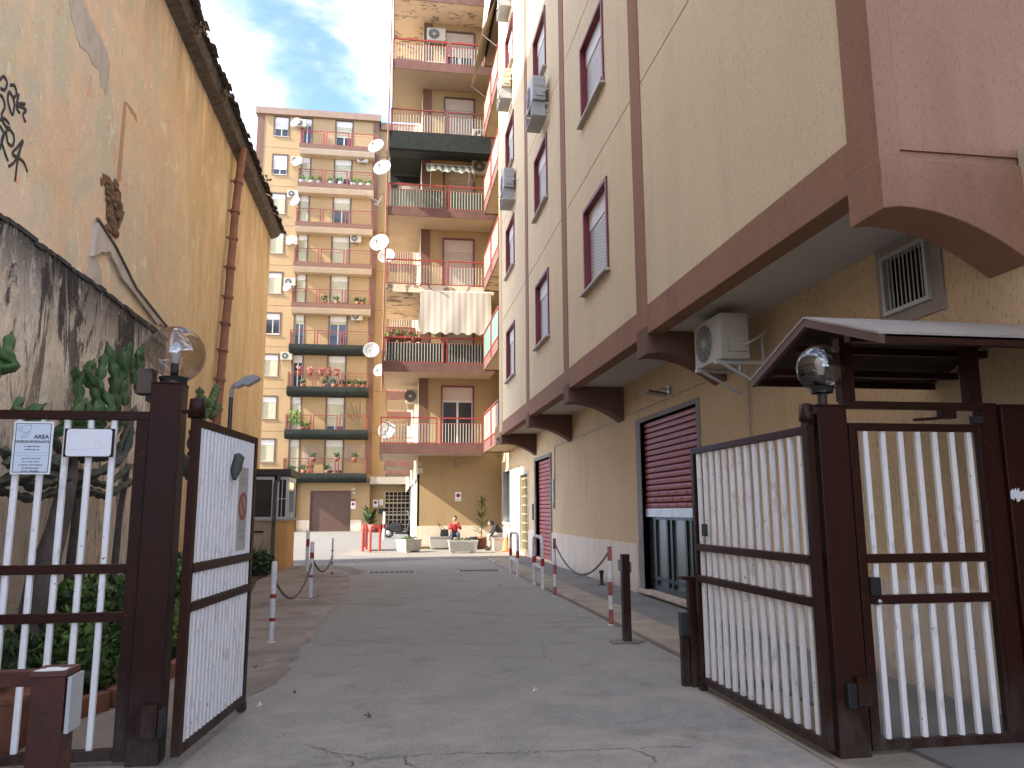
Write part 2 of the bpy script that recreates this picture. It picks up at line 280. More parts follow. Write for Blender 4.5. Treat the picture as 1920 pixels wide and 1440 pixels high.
# ------------------------------------------------------------------ geometry helpers
class MB:
    def __init__(s): s.v = []; s.f = []; s.sm = []
    def add(s, vs, fs, smooth=False):
        k = len(s.v); s.v += [tuple(v) for v in vs]
        for f in fs: s.f.append(tuple(k+i for i in f)); s.sm.append(smooth)
        return s
    def box(s, x0, x1, y0, y1, z0, z1, M=None):
        vs = [Vector((x, y, z)) for z in (z0, z1) for y in (y0, y1) for x in (x0, x1)]
        if M: vs = [M @ v for v in vs]
        return s.add(vs, [(0, 2, 3, 1), (4, 5, 7, 6), (0, 1, 5, 4), (1, 3, 7, 5), (3, 2, 6, 7), (2, 0, 4, 6)])
    def quad(s, a, b, c, d): return s.add([a, b, c, d], [(0, 1, 2, 3)])
    def prism(s, pts, axis, a, b):
        def mk(p, t):
            if axis == 'X': return (t, p[0], p[1])
            if axis == 'Y': return (p[0], t, p[1])
            return (p[0], p[1], t)
        n = len(pts); vs = [mk(p, a) for p in pts]+[mk(p, b) for p in pts]
        fs = [tuple(range(n))[::-1], tuple(range(n, 2*n))]+[(i, (i+1) % n, n+(i+1) % n, n+i) for i in range(n)]
        return s.add(vs, fs)
    def tube(s, path, r, n=8, cap=True, smooth=True, star=0, ns=5, flat=None):
        P = [Vector(p) for p in path]; m = len(P); rs = r if isinstance(r, (list, tuple)) else [r]*m
        ref = None; rings = []
        for i, p in enumerate(P):
            d = (P[min(i+1, m-1)]-P[max(i-1, 0)]).normalized()
            if ref is None:
                ref = Vector((0, 0, 1)) if abs(d.z) < .9 else Vector((1, 0, 0))
            u = (ref-d*ref.dot(d))
            if u.length < 1e-4: u = Vector((1, 0, 0))-d*d.x
            u.normalize(); ref = u; w_ = d.cross(u)
            ring = []
            for k in range(n):
                a = 2*PI*k/n; rr = rs[i]*(1+star*math.cos(ns*a))
                fu = flat if flat else 1
                ring.append(p+u*(math.cos(a)*rr*fu)+w_*(math.sin(a)*rr))
            rings += ring
        fs = [(i*n+k, i*n+(k+1) % n, (i+1)*n+(k+1) % n, (i+1)*n+k) for i in range(m-1) for k in range(n)]
        s.add(rings, fs, smooth)
        if cap:
            s.add(rings[:n], [tuple(range(n))[::-1]]); s.add(rings[-n:], [tuple(range(n))])
        return s
    def lathe(s, prof, n=16, c=(0, 0, 0), smooth=True, M=None):
        vs = []
        for r, z in prof:
            for k in range(n):
                v = Vector((c[0]+r*math.cos(2*PI*k/n), c[1]+r*math.sin(2*PI*k/n), c[2]+z)); vs.append(M @ v if M else v)
        m = len(prof)
        return s.add(vs, [(i*n+k, i*n+(k+1) % n, (i+1)*n+(k+1) % n, (i+1)*n+k) for i in range(m-1) for k in range(n)], smooth)
    def ball(s, c, r, n=14, sx=1, sy=1, sz=1):
        prof = [(max(1e-4, math.sin(PI*i/n)), -math.cos(PI*i/n)) for i in range(n+1)]
        vs = []; m2 = n*2
        for a, z in prof:
            for k in range(m2): vs.append((c[0]+r*sx*a*math.cos(2*PI*k/m2), c[1]+r*sy*a*math.sin(2*PI*k/m2), c[2]+r*sz*z))
        return s.add(vs, [(i*m2+k, i*m2+(k+1) % m2, (i+1)*m2+(k+1) % m2, (i+1)*m2+k) for i in range(n) for k in range(m2)], True)
    def mesh(s, name, mat):
        me = bpy.data.meshes.new(name); me.from_pydata(s.v, [], s.f); me.materials.append(mat)
        me.polygons.foreach_set('use_smooth', s.sm); me.update(); return me
    def build(s, name, mat, parent=None, kind=None, loc=None, rotz=0, label=None, bev=0):
        return put(name, s.mesh(name, mat), parent, kind, loc, rotz, label, bev)
def put(name, me, parent=None, kind=None, loc=None, rotz=0, label=None, bev=0):
    o = bpy.data.objects.new(name, me); COL.objects.link(o)
    if parent: o.parent = parent
    if loc is not None: o.location = loc
    if rotz: o.rotation_euler = (0, 0, rotz)
    if kind: o['kind'] = kind
    if label: o['label'] = label
    if bev:
        b = o.modifiers.new('bevel', 'BEVEL'); b.width = bev; b.segments = 2; b.limit_method = 'ANGLE'
    return o
def thing(name, label, cat, loc=(0, 0, 0), rotz=0, group=None):
    o = bpy.data.objects.new(name, None); COL.objects.link(o); o.location = loc; o.rotation_euler = (0, 0, rotz)
    o.empty_display_size = .2
    return tag(o, label, cat, group)
def tag(o, label, cat, group=None):
    o['label'] = label; o['category'] = cat
    if group: o['group'] = group
    return o
def kids(o): return [c for c in COL.objects if c.parent == o]
def copy_tree(o, loc=None, rotz=None, label=None, parent=None):
    c = o.copy(); COL.objects.link(c)
    c.parent = parent
    if loc is not None: c.location = loc
    if rotz is not None: c.rotation_euler = (0, 0, rotz)
    if label: c['label'] = label
    for ch in kids(o): copy_tree(ch, parent=c)
    return c
def fwall(mb, face, c, u0, u1, v0, v1, holes=(), dep=.3):
    """sheet wall with real openings and reveals. holes: (u0,u1,v0,v1)"""
    def pt(u, v, d): return (c+d, u, v) if face == 'X' else ((u, c+d, v) if face == 'Y' else (c-d, u, v))
    us = sorted({u0, u1, *[max(u0, min(u1, h[i])) for h in holes for i in (0, 1)]}); vs = sorted({v0, v1, *[max(v0, min(v1, h[i])) for h in holes for i in (2, 3)]})
    for i in range(len(us)-1):
        for j in range(len(vs)-1):
            a, b, p, q = us[i], us[i+1], vs[j], vs[j+1]
            mu, mv = (a+b)/2, (p+q)/2
            if any(h[0] < mu < h[1] and h[2] < mv < h[3] for h in holes): continue
            mb.quad(pt(a, p, 0), pt(b, p, 0), pt(b, q, 0), pt(a, q, 0))
    for a, b, p, q in holes:
        mb.quad(pt(a, p, 0), pt(a, q, 0), pt(a, q, dep), pt(a, p, dep)); mb.quad(pt(b, p, 0), pt(b, p, dep), pt(b, q, dep), pt(b, q, 0))
        mb.quad(pt(a, q, 0), pt(b, q, 0), pt(b, q, dep), pt(a, q, dep)); mb.quad(pt(a, p, 0), pt(a, p, dep), pt(b, p, dep), pt(b, p, 0))
    return mb
cache = {}
def cm(key, fn, mat):
    k = (key, mat.name)
    if k not in cache: cache[k] = fn().mesh(key[0], mat)
    return cache[k]
RX = -PI/2     # local -y front turned to face -X
def window(parent, loc, rz, w, h, frame=mMAR, box=mWHITE, shut=mWHITE, close=1., sill=True, rec=.13, pane_white=True, boxh=.28, fw=.05, reveal=True, proud=.03):
    """origin bottom centre on the wall face, opening w x h; parts: frame > shutter_box, shutter, sash, pane, sill"""
    def fr():
        b = MB(); y0, y1 = -proud, rec
        b.box(-w/2-fw, -w/2+.012, y0, y1, 0, h+fw); b.box(w/2-.012, w/2+fw, y0, y1, 0, h+fw); b.box(-w/2+.012, w/2-.012, y0, y1, h-.012, h+fw)
        return b
    f = put('window', cm(('window', w, h, fw, rec, proud), fr, frame), parent, loc=loc, rotz=rz)
    if boxh: put('shutter_box', cm(('shutter_box', w, h, boxh, rec), lambda: MB().box(-w/2+.012, w/2-.012, rec-.06, rec, h-boxh, h-.012), box), f)
    z1 = h-boxh; z0 = z1*(1-close)
    if close > .02:
        def sh():
            b = MB(); n = max(2, int((z1-z0)/.055)); dz = (z1-z0)/n
            for i in range(n):
                a = z0+i*dz
                b.add([(-w/2+.02, rec-.045, a), (w/2-.02, rec-.045, a), (w/2-.02, rec-.045, a+dz*.72), (-w/2+.02, rec-.045, a+dz*.72), (-w/2+.02, rec-.032, a+dz), (w/2-.02, rec-.032, a+dz)],
                      [(0, 1, 2, 3), (3, 2, 5, 4)])
            b.box(-w/2+.02, w/2-.02, rec-.055, rec-.03, z0-.03, z0)
            return b
        put('shutter', cm(('shutter', w, h, close, boxh, rec), sh, shut), f)
    if close < .95:
        def sa():
            b = MB(); y0, y1 = rec-.02, rec+.02; t_ = .05
            b.box(-w/2+.012, -w/2+t_, y0, y1, .02, z1); b.box(w/2-t_, w/2-.012, y0, y1, .02, z1); b.box(-t_*.8, t_*.8, y0-.004, y1, .02, z1)
            for a, c_ in ((-w/2+t_, -t_*.8), (t_*.8, w/2-t_)):
                b.box(a, c_, y0, y1, .02, .10); b.box(a, c_, y0, y1, z1-.08, z1)
            return b
        put('sash', cm(('sash', w, h, boxh, rec), sa, mWHITE if pane_white else mBRONZE), f)
        put('pane', cm(('pane', w, h, rec), lambda: MB().quad((-w/2, rec+.01, .02), (w/2, rec+.01, .02), (w/2, rec+.01, h), (-w/2, rec+.01, h)), mGLASSD), f)
    if sill: put('sill', cm(('sill', w, h, rec), lambda: MB().box(-w/2-.09, w/2+.09, -.10, rec, -.045, -.002), mSTONE), f)
    return f
def text_mesh(txt, size, name, mat, parent, M, ext=.001, align='CENTER', bold=0.):
    c = bpy.data.curves.new('t', 'FONT'); c.body = txt; c.size = size; c.extrude = ext; c.align_x = align; c.offset = bold
    o = bpy.data.objects.new('t', c); COL.objects.link(o)
    me = bpy.data.meshes.new_from_object(o.evaluated_get(bpy.context.evaluated_depsgraph_get()))
    bpy.data.objects.remove(o); me.transform(M); me.materials.clear(); me.materials.append(mat)
    return put(name, me, parent)
def faceM(p, rz=0, tilt=0):    # text plane standing up, facing -Y then turned by rz
    return Matrix.Translation(p) @ Matrix.Rotation(rz, 4, 'Z') @ Matrix.Rotation(PI/2, 4, 'X')
def jag(pts, amp, sub=5, seed=1):
    r = random.Random(seed); out = []
    for i in range(len(pts)):
        a = Vector(pts[i]); b = Vector(pts[(i+1) % len(pts)])
        for k in range(sub):
            t_ = k/sub; p = a.lerp(b, t_)
            if k: p = p+Vector([r.uniform(-amp, amp) for _ in range(len(p))])
            out.append(tuple(p))
    return out

# ================================================================== SETTING
def sheet(name, pts, z, mat, kind='structure'):
    mb = MB(); n = len(pts); mb.add([(p[0], p[1], z) for p in pts], [tuple(range(n))]); return mb.build(name, mat, kind=kind)
sheet('ground', [(-300, -200), (300, -200), (300, 400), (-300, 400)], -.012, mGROUND)
sheet('road', [(-9, -12), (9, -12), (9, 4.3), (2.95, 4.9), (2.93, 24.4), (4.5, 24.8), (4.5, 31.5), (.97, 31.6), (.97, 60.3), (-13, 60.3), (-13, 25), (-3.8, 23.2), (-3.8, 8), (-9, 8)], 0., mASP)
sheet('pavement', jag([(-3.8, 5.6), (-1.75, 5.45), (-1.35, 6.2), (-1.0, 7.5), (-.95, 10.5), (-.85, 13), (-.8, 16), (-.95, 19), (-1.5, 21.5), (-2.3, 22.9), (-3.8, 23.0)], .075, 11, 3), .004, mCONC)
sheet('path', jag([(2.9, 24.3), (4.386, 24.5), (4.386, 31.5), (-1.4, 31.5), (-1.9, 27.8), (.2, 26.2), (1.6, 25.2)], .05, 5, 8), .004, mPALE)
sheet('road_patch', jag([(-2.0, 21.6), (-1.35, 21.4), (-.95, 19.5), (-.75, 19.3), (-.7, 20.5), (-1.1, 22.1), (-1.9, 23.2), (-2.6, 23.2)], .03, 4, 5), .008, mPALE)
def arc_strip(cx, cy, r0, r1, a0, a1, name, sq=.35):
    mb = MB(); n = 26; P = []
    for i in range(n+1):
        a = a0+(a1-a0)*i/n
        for r in (r0, r1): P.append((cx+r*math.cos(a), cy+r*math.sin(a), .008))
    mb.add(P, [(2*i, 2*i+1, 2*i+3, 2*i+2) for i in range(n)]); return mb.build(name, mPALE, kind='structure')
mASP_SUN = simple('asphalt darkened against sunlight', (.155, .152, .142), .92, var=.15, scale=1.1, bump=.4, bs=90, dirt=((.15, .14, .13), .7))  # asphalt colour darkened for the sunlit far ground, to offset the strong sun
sheet('darkened_sunlit_asphalt', jag([(-13, 25.5), (-3.7, 23.6), (-1.5, 23.6), (1.4, 24.6), (.3, 26.3), (-1.8, 27.9), (-1.3, 31.4), (.97, 31.6), (.97, 60.3), (-13, 60.3)], .04, 4, 12), .003, mASP_SUN)
arc_strip(-4.0, 42.0, 9.6, 9.95, -2.6, -1.35, 'worn_curved_line')
arc_strip(-2.6, 40.0, 3.2, 3.45, 1.2, 3.9, 'worn_curved_line')
arc_strip(-6.0, 57.8, 0, .3, 0, 6.28, 'worn_patch')
# kerb stones and sidewalk on the right
kp = jag([(2.95, 4.3), (2.95, 7.2), (2.98, 12), (2.98, 24.3), (3.42, 24.3), (3.42, 12), (3.40, 8.2), (3.25, 6.9), (3.15, 4.3)], .012, 4, 2)
sw = MB(); sw.prism([(3.2, -12), (4.386, -12), (4.386, 24.35), (3.42, 24.35), (3.42, 8), (3.2, 6.5)], 'Z', -.01, .038); sw.build('sidewalk', mSWALK, kind='structure')
kb = thing('kerb', 'low tan stone kerb edging the sidewalk under the chain posts', 'kerb'); kb['kind'] = 'structure'
y = 6.6; i = 0
while y < 24.2:
    l = rnd.uniform(.85, 1.05); x0 = 2.955+rnd.uniform(-.008, .008)
    MB().box(x0, 3.50, y, min(24.35, y+l-.012), -.01, .046+rnd.uniform(-.003, .004)).build('kerb_stone', mKERB, kb, bev=.012); y += l
sheet('asphalt_patch', jag([(3.45, 9.5), (4.3, 9.4), (4.36, 15.5), (3.6, 15.8)], .05, 4, 9), .042, mSWALK)
cp = MB(); cp.box(2.6, 4.386, 2.9, 6.3, -.01, .012); cp.build('gate_threshold', mKERB, kind='structure')
def crack_strip(px, wd, seed):
    r = random.Random(seed); P = [atZ(x, y) for x, y in px]; Q = []
    for i in range(len(P)-1):
        for k in range(14): Q.append(P[i].lerp(P[i+1], k/14)+Vector((r.uniform(-.012, .012), r.uniform(-.02, .02), 0)))
    b = MB(); vs = []
    for i, q in enumerate(Q):
        w_ = wd*.55*r.uniform(.15, 1.5); vs += [(q.x, q.y-w_, .0045), (q.x+r.uniform(-.01, .01), q.y+w_, .0045)]
    b.add(vs, [(2*i, 2*i+2, 2*i+3, 2*i+1) for i in range(len(Q)-1)]); b.build('road_crack', mCRK, kind='structure')
mCRK = simple('crack dirt', (.12, .11, .095), .95)
crack_strip([(575, 1398), (630, 1412), (690, 1424), (760, 1418), (850, 1413), (960, 1412), (1080, 1408), (1170, 1404), (1300, 1400)], .006, 1); crack_strip([(610, 1412), (665, 1432), (640, 1450)], .005, 2); crack_strip([(1180, 1404), (1230, 1422), (1215, 1440)], .004, 3); crack_strip([(760, 1418), (758, 1432), (790, 1440)], .004, 4)
# soil bed
MB().prism(jag([(-3.8, 5.8), (-2.65, 5.75), (-2.15, 6.7), (-2.0, 7.9), (-2.2, 12), (-2.9, 18), (-2.9, 21), (-3.8, 21.2)], .03, 3, 4), 'Z', -.01, .05).build('soil_bed', mSOIL, kind='structure')
for (px_, py_, w_) in [(735, 1073, .55), (898, 1070, .5)]:
    c = atZ(px_, py_); mh = thing('drain_cover', {735: 'cast iron drain grate sunk in the road, left one of two', 898: 'dark drain cover in the road near the hoop barriers'}[px_], 'drain cover', (c.x, c.y, 0), group='drain covers in the road')
    b = MB()
    for i in range(9): b.box(-w_+i*w_*2/9+.01, -w_+(i+1)*w_*2/9-.015, -.22, .22, .002, .012)
    b.build('grate', mIRON, mh, kind='stuff'); MB().box(-w_-.05, w_+.05, -.27, .27, -.02, .0055).build('rim', mGREY, mh)

# ================================================================== OLD LEFT BUILDING
XL = -3.8
old = thing('old_building', 'old ochre plastered building with peeling wall and tiled eave along the left side', 'building', (0, 0, 0))
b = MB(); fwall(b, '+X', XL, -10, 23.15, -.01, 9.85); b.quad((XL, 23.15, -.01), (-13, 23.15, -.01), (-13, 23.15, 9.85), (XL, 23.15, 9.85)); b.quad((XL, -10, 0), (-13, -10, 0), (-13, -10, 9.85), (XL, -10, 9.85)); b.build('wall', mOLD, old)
b = MB(); b.prism([(-3.52, 9.93), (-3.56, 9.86), (XL-.02, 9.90), (-9, 12.2), (-9, 12.35)], 'Y', -10.2, 23.35); b.build('roof_deck', mTILE, old)
def tile():
    mb = MB(); n = 6; P = []
    for s_, (r, y0) in enumerate([(.135, 0), (.115, .95)]):
        for i in range(n+1):
            a = PI*i/n; P.append((-y0*.9, r*math.cos(a), r*math.sin(a)*.40+y0*.40))
        for i in range(n+1):
            a = PI*i/n; P.append((-y0*.9, (r-.022)*math.cos(a), (r-.022)*math.sin(a)*.40+y0*.40))
    k = n+1
    fs = [(i, i+1, 2*k+i+1, 2*k+i) for i in range(n)]+[(k+i, 3*k+i, 3*k+i+1, k+i+1) for i in range(n)]+[(i, k+i, k+i+1, i+1) for i in range(n)]
    mb.add(P, fs, True); return mb.mesh('roof_tile', mTILE)
tm = tile(); y = 2.0
while y < 23.4:
    for k, dx in ((0, 0), (1, -.62)):
        o = put('roof_tile', tm, old, loc=(-3.40+dx+rnd.uniform(-.05, .04), y+rnd.uniform(-.015, .015)+k*.0, 9.90+k*.27+rnd.uniform(-.015, .015)))
        o.rotation_euler = (rnd.uniform(-.1, .1), rnd.uniform(-.06, .06), rnd.uniform(-.09, .09))
    y += .225
# brown cornice shadow boards under the tiles
MB().prism([(-3.53, 9.87), (-3.60, 9.74), (XL, 9.66), (XL, 9.9)], 'Y', -10.1, 23.3).build('eave_course', mTILE, old)
def patch(name, px, mat, X, thick, parent, amp=.03, sub=4, seed=1, label=None):
    pts = [atX(x, y, X) for x, y in px]; P = jag([(p.y, p.z) for p in pts], amp, sub, seed)
    return MB().prism(P, 'X', X-.02, X+thick).build(name, mat, parent, label=label)
patch('plaster_scar', [(148, -5), (215, 40), (255, 170), (280, 245), (272, 300), (225, 235), (190, 140), (140, 60)][::-1] and [(150, -10), (128, 0), (142, 70), (158, 95), (185, 130), (190, 165), (200, 178), (206, 120), (190, 70), (170, 35)], mCEMP, XL, .006, old, .04, 5, 2, 'bare grey render where the plaster has fallen off')
patch('plaster_scar', [(168, 470), (176, 475), (188, 505), (190, 530), (178, 552), (160, 520)], mCEMP, XL, .006, old, .03, 4, 6)
patch('masonry_hole', [(192, 325), (222, 345), (226, 380), (232, 400), (222, 430), (216, 444), (203, 425), (198, 400), (200, 365), (188, 340)], mBRICK, XL, .012, old, .05, 5, 3, 'ragged hole showing brown rubble stones')
for i in range(16):
    q = atX(204+rnd.uniform(-5, 15), 345+i*6, XL); MB().ball((XL+.015, q.y, q.z), rnd.uniform(.07, .13), 5, .35, 1.2, .6).build('rubble_stone', mBRICK, old)
patch('pipe_scar', [(232, 190), (237, 192), (226, 340), (218, 340)], simple('rust stain', (.52, .30, .15), .9), XL, .004, old, .012, 5, 4, 'vertical brown scar left by a pipe')
patch('pipe_scar', [(236, 190), (255, 215), (257, 230), (240, 200)], bpy.data.materials['rust stain'], XL, .004, old, .012, 5, 5)
patch('buttress_scar', [(168, 480), (180, 408), (250, 540), (312, 612), (290, 608), (222, 520), (200, 470)], mCEMP, XL, .05, old, .02, 4, 8, 'pale sloping strip of render above the dark wall')
MB().tube([atX(183, 410, XL+.05), atX(215, 460, XL+.05), atX(255, 540, XL+.05), atX(312, 612, XL+.05)], .025, 6).build('flashing', mTILE, old)
# graffiti strokes
def stroke(px, wd=.018):
    P = [atX(x, y, XL+.009) for x, y in px]
    Q = []
    for i in range(len(P)-1):
        p0 = P[max(i-1, 0)]; p1 = P[i]; p2 = P[i+1]; p3 = P[min(i+2, len(P)-1)]
        for k in range(5):
            t_ = k/5; Q.append(.5*((2*p1)+(-p0+p2)*t_+(2*p0-5*p1+4*p2-p3)*t_*t_+(-p0+3*p1-3*p2+p3)*t_**3))
    Q.append(P[-1]); mb = MB(); mb.tube(Q, wd, 6, flat=None); 
    mb.v = [((x-(XL+.009))*.25+XL+.007, y, z) for x, y, z in mb.v]
    return mb
strokes = [[(0, 150), (8, 143), (14, 155), (10, 168), (2, 165)], [(20, 160), (28, 160), (32, 175), (26, 182), (18, 172), (16, 190), (24, 215), (28, 195), (24, 180)],
           [(0, 178), (6, 182), (10, 200), (4, 215), (10, 235), (20, 240)], [(36, 176), (32, 200), (38, 212)], [(48, 195), (38, 194), (31, 198), (40, 200), (50, 206), (44, 215), (49, 229)],
           [(10, 250), (18, 242), (27, 255), (25, 272), (16, 268), (12, 250), (4, 262), (10, 285), (16, 302)], [(0, 235), (8, 250), (3, 270), (0, 280)],
           [(17, 312), (30, 300), (44, 264), (34, 275), (24, 288), (34, 295), (46, 305), (52, 322)], [(42, 268), (34, 300), (29, 340)], [(0, 225), (9, 222), (18, 232)]]
for s_ in strokes: stroke(s_, .016).build('graffiti_stroke', mGRAF, old)
# down pipe (segments + collars)
dp = [(453, 300, -3.60), (447, 345, -3.63), (441, 400, -3.64), (437, 450, -3.65), (432, 505, -3.65), (428, 560, -3.65), (423, 610, -3.66), (418, 660, -3.66), (413, 715, -3.67), (408, 770, -3.68), (403, 830, -3.68), (398, 890, -3.68), (393, 950, -3.68), (388, 1030, -3.68)]
pts = [atX(*p) for p in dp]; pts[0] = Vector((-3.58, pts[0].y, 9.8))
for i in range(len(pts)-1):
    d = (pts[i+1]-pts[i]); MB().tube([pts[i], pts[i]+d*.9, pts[i]+d*.9, pts[i]+d*1.0], [.088, .088, .108, .108], 12).build('downpipe_segment', mPIPE, old)
    MB().box(-3.82, pts[i+1].x, pts[i+1].y-.02, pts[i+1].y+.02, pts[i+1].z+.05, pts[i+1].z+.07).build('pipe_bracket', mIRON, old)
# weeds on the eave
def leafball(c, rx, ry, rz, n, size, seed, up=.3):
    r = random.Random(seed); mb = MB()
    for _ in range(n):
        while True:
            p = Vector((r.uniform(-1, 1), r.uniform(-1, 1), r.uniform(-1, 1)))
            if p.length < 1: break
        p = Vector((c[0]+p.x*rx, c[1]+p.y*ry, c[2]+p.z*rz))
        d = Vector((r.uniform(-1, 1), r.uniform(-1, 1), r.uniform(-1, 1)+up)).normalized(); s_ = d.cross(Vector((r.uniform(-1, 1), r.uniform(-1, 1), r.uniform(-1, 1)))).normalized()
        l = size*r.uniform(.6, 1.4); q = p+d*l
        mb.add([p, p.lerp(q, .5)+s_*l*.24, q, p.lerp(q, .5)-s_*l*.24], [(0, 1, 2, 3)])
    return mb
for (px_, py_) in [(374, 53), (425, 177), (497, 340)]:
    q = atX(px_, py_, -3.45); o = leafball(q, .12, .12, .14, 40, .09, px_).build('eave_weed', mSTEM); tag(o, {374: 'dry weed on the upper part of the tiled eave', 425: 'dry tuft of weed halfway along the tiled eave', 497: 'small weed near the far end of the tiled eave'}[px_], 'weed', 'weeds on the eave')

# low mouldy boundary wall
XB = -3.62
bw = thing('boundary_wall', 'low garden wall blackened by mould streaks behind the left fence', 'wall')
b = MB(); b.prism([(-2, -.01), (12.75, -.01), (12.75, 4.22), (12.2, 4.28), (9, 4.22), (-2, 4.2)], 'X', XL+.004, XB); b.build('wall', mMOULD, bw)
b = MB(); yy = -2.0
yy = -2.0
while yy < 12.7:
    dz = rnd.uniform(-.03, .03); b.prism([(XL+.01, 4.24), (XB+.02, 4.19+dz), (XB+.015, 4.24+dz), (XL+.01, 4.30+dz*.5)], 'Y', yy, yy+rnd.uniform(.1, .3)); yy += .18
b.build('coping', simple('mossy black coping', (.05, .046, .04), .95, var=.5, scale=5, bump=.6, dirt=((.16, .14, .12), .8)), bw)

# unseen apartment block added behind the old building to shade the street
nb = thing('unseen_shade_block', 'unseen plain ochre apartment block added behind the old tiled roof to shade the street', 'building', (-14, 0, 0))
fwall(MB(), '+X', 0, -40, 19.6, 0, 25.3).build('wall', mFAR, nb); MB().box(-12, -.05, -40, 19.6, 0, 25.2).build('body', mFAR, nb); MB().box(-12.1, .15, -40.1, 19.7, 25.2, 25.5).build('roof', mSOFF, nb)

# ================================================================== RIGHT APARTMENT BLOCK
XW, XF = 4.386, 3.312
rb = thing('apartment_block', 'beige apartment block with brown pilasters overhanging the right sidewalk', 'building')
ZS0, ZS1, ST = 3.80, 4.19, 3.19
PB = [4.60, 9.62, 14.32, 18.72, 23.55]           # near edges of pilasters
PW = [.36, .42, .40, .38, .62]
JZ = [4.19, 7.39, 10.58, 13.77, 16.96, 20.15]
ZT = 20.15
# ground floor wall
holesW = [(10.73, 13.37, .11, 3.04), (21.45, 23.75, .11, 3.0), (25.25, 26.85, .11, 2.75), (29.0, 30.75, 1.05, 3.0), (5.57, 6.17, 3.2, 3.74)]
b = MB(); fwall(b, 'X', XW, -8, 31.5, .0, ZS1-.3, holesW, .22); fwall(b, 'X', XW, 24.1, 31.5, ZS1-.3, ZT+6.5, [], .2); b.build('ground_wall', mOCHRE, rb)
MB().box(XW+.26, XW+.3, -8, 31, 0, 3.8).build('interior_backing', mDARK, rb)
MB().box(XW+.0, 12, -8, 4.6, ZS1-.3, ZS1-.15).build('low_roof', mCEMP, rb)
# travertine cladding slabs
y = -3.0
while y < 31.2:
    l = 1.28; y1 = min(y+l, 31.4)
    skip = [(10.5, 13.65), (21.3, 23.85), (25.05, 27.0)]
    segs = [(y, y1)]
    for a, c_ in skip:
        ns_ = []
        for s0, s1 in segs:
            if s1 <= a or s0 >= c_: ns_.append((s0, s1))
            else:
                if s0 < a: ns_.append((s0, a))
                if s1 > c_: ns_.append((c_, s1))
        segs = ns_
    for s0, s1 in segs:
        if s1-s0 > .1: MB().box(XW-.03, XW+.01, s0+.003, s1-.003, .02, .885+rnd.uniform(-.003, .003)).build('cladding_slab', mTRAV, rb)
    y += l
# overhang facade: panels between pilasters, grooves at each floor
WY = {1: (11.42, 12.87), 2: (16.18, 17.63), 3: (21.0, 22.5)}
opn = {(1, 1): .62, (1, 0): 1, (2, 2): .8}
for k in range(len(JZ)-1):
    z0, z1 = JZ[k]+.011, JZ[k+1]-.011
    for i in range(4):
        y0, y1 = PB[i]+PW[i], PB[i+1]
        hs = []
        if i in WY: wy = WY[i]; hs = [(wy[0], wy[1], 5.27+ST*k, 6.76+ST*k)]
        b = MB(); fwall(b, 'X', XF, y0, y1, z0, z1, hs, .16)
        b.quad((XF, y0, z0), (XF, y1, z0), (XF+.06, y1, z0), (XF+.06, y0, z0)); b.quad((XF, y0, z1), (XF+.06, y0, z1), (XF+.06, y1, z1), (XF, y1, z1))
        b.build('facade_panel', mBEIGE if (i < 3) else mBEIGE, rb)
        if hs:
            cl = opn.get((i, k), 1.)
            window(rb, (XF, sum(wy)/2, 5.27+ST*k), RX, wy[1]-wy[0], 1.49, close=cl, rec=.14, boxh=.36)
MB().box(XF+.17, XF+.2, 4.9, 24.0, ZS1, ZT).build('facade_backing', mDARK, rb)
for k in range(1, len(JZ)):
    for i in range(4): MB().box(XF+.045, XF+.065, PB[i]+PW[i], PB[i+1], JZ[k]-.03, JZ[k]+.03).build('joint_strip', mSLAB, rb)
for i in range(5):
    MB().box(XF-.018, XF+.15, PB[i], PB[i]+PW[i], ZS0-.004, ZT+.2).build('pilaster', mBROWN if i < 4 else mBEIGE_Y, rb, bev=.006)
for i in range(4):
    MB().box(XF-.014, XF+.2, PB[i]+PW[i], PB[i+1], ZS0, ZS1-.002).build('string_course', mBROWN, rb, bev=.006)
MB().box(XF-.02, XF+.2, PB[4]+PW[4], 25.2, ZS0, ZS1-.002).build('string_course', mBROWN, rb)
MB().box(XF+.2, XW+.1, 4.9, 25.2, ZS0+.05, ZS0+.3).build('soffit', mSOFF, rb)
MB().box(XF+.02, XW+.2, 4.6+.02, 4.98, ZS0+.1, ZT).build('end_wall_core', mBROWN, rb)
b = MB(); b.box(XF+.15, 10, 4.602, 4.95, 3.98, ZT+.2); b.build('end_wall', mBROWN, rb)
b = MB(); b.box(XF, 10, 4.63, 4.9, 3.93, 3.985); b.build('end_joint', mSLAB, rb)
MB().box(XF, 10, 4.9, 24.1, ZT+.2, ZT+.5).build('roof_slab', mBROWN, rb)
MB().box(XF+.1, 4.45, 24.1, 24.17, ZS1, ZT).build('end_return', mBEIGE_Y, rb)
# brackets with a concave underside
def bracket(y0, y1):
    P = [(XF-.03, ZS0+.11), (XF-.03, 3.53)]
    for i in range(11):
        t_ = i/10; P.append((XF+.10+(XW-XF-.10)*t_, 3.55-.36*t_**2.0 - .0*math.sin(t_*PI)))
    P += [(XW+.01, ZS0+.11)]
    mb = MB(); mb.prism(P, 'Y', y0, y1); return mb
bt = [(4.58, 4.98), (9.62, 10.04), (14.32, 14.72), (18.72, 19.10), (23.6, 24.0)]
for i, (a, c_) in enumerate(bt): bracket(a, c_).build('bracket', mBROWN if i == 0 else mBROWN2, rb, bev=.008)
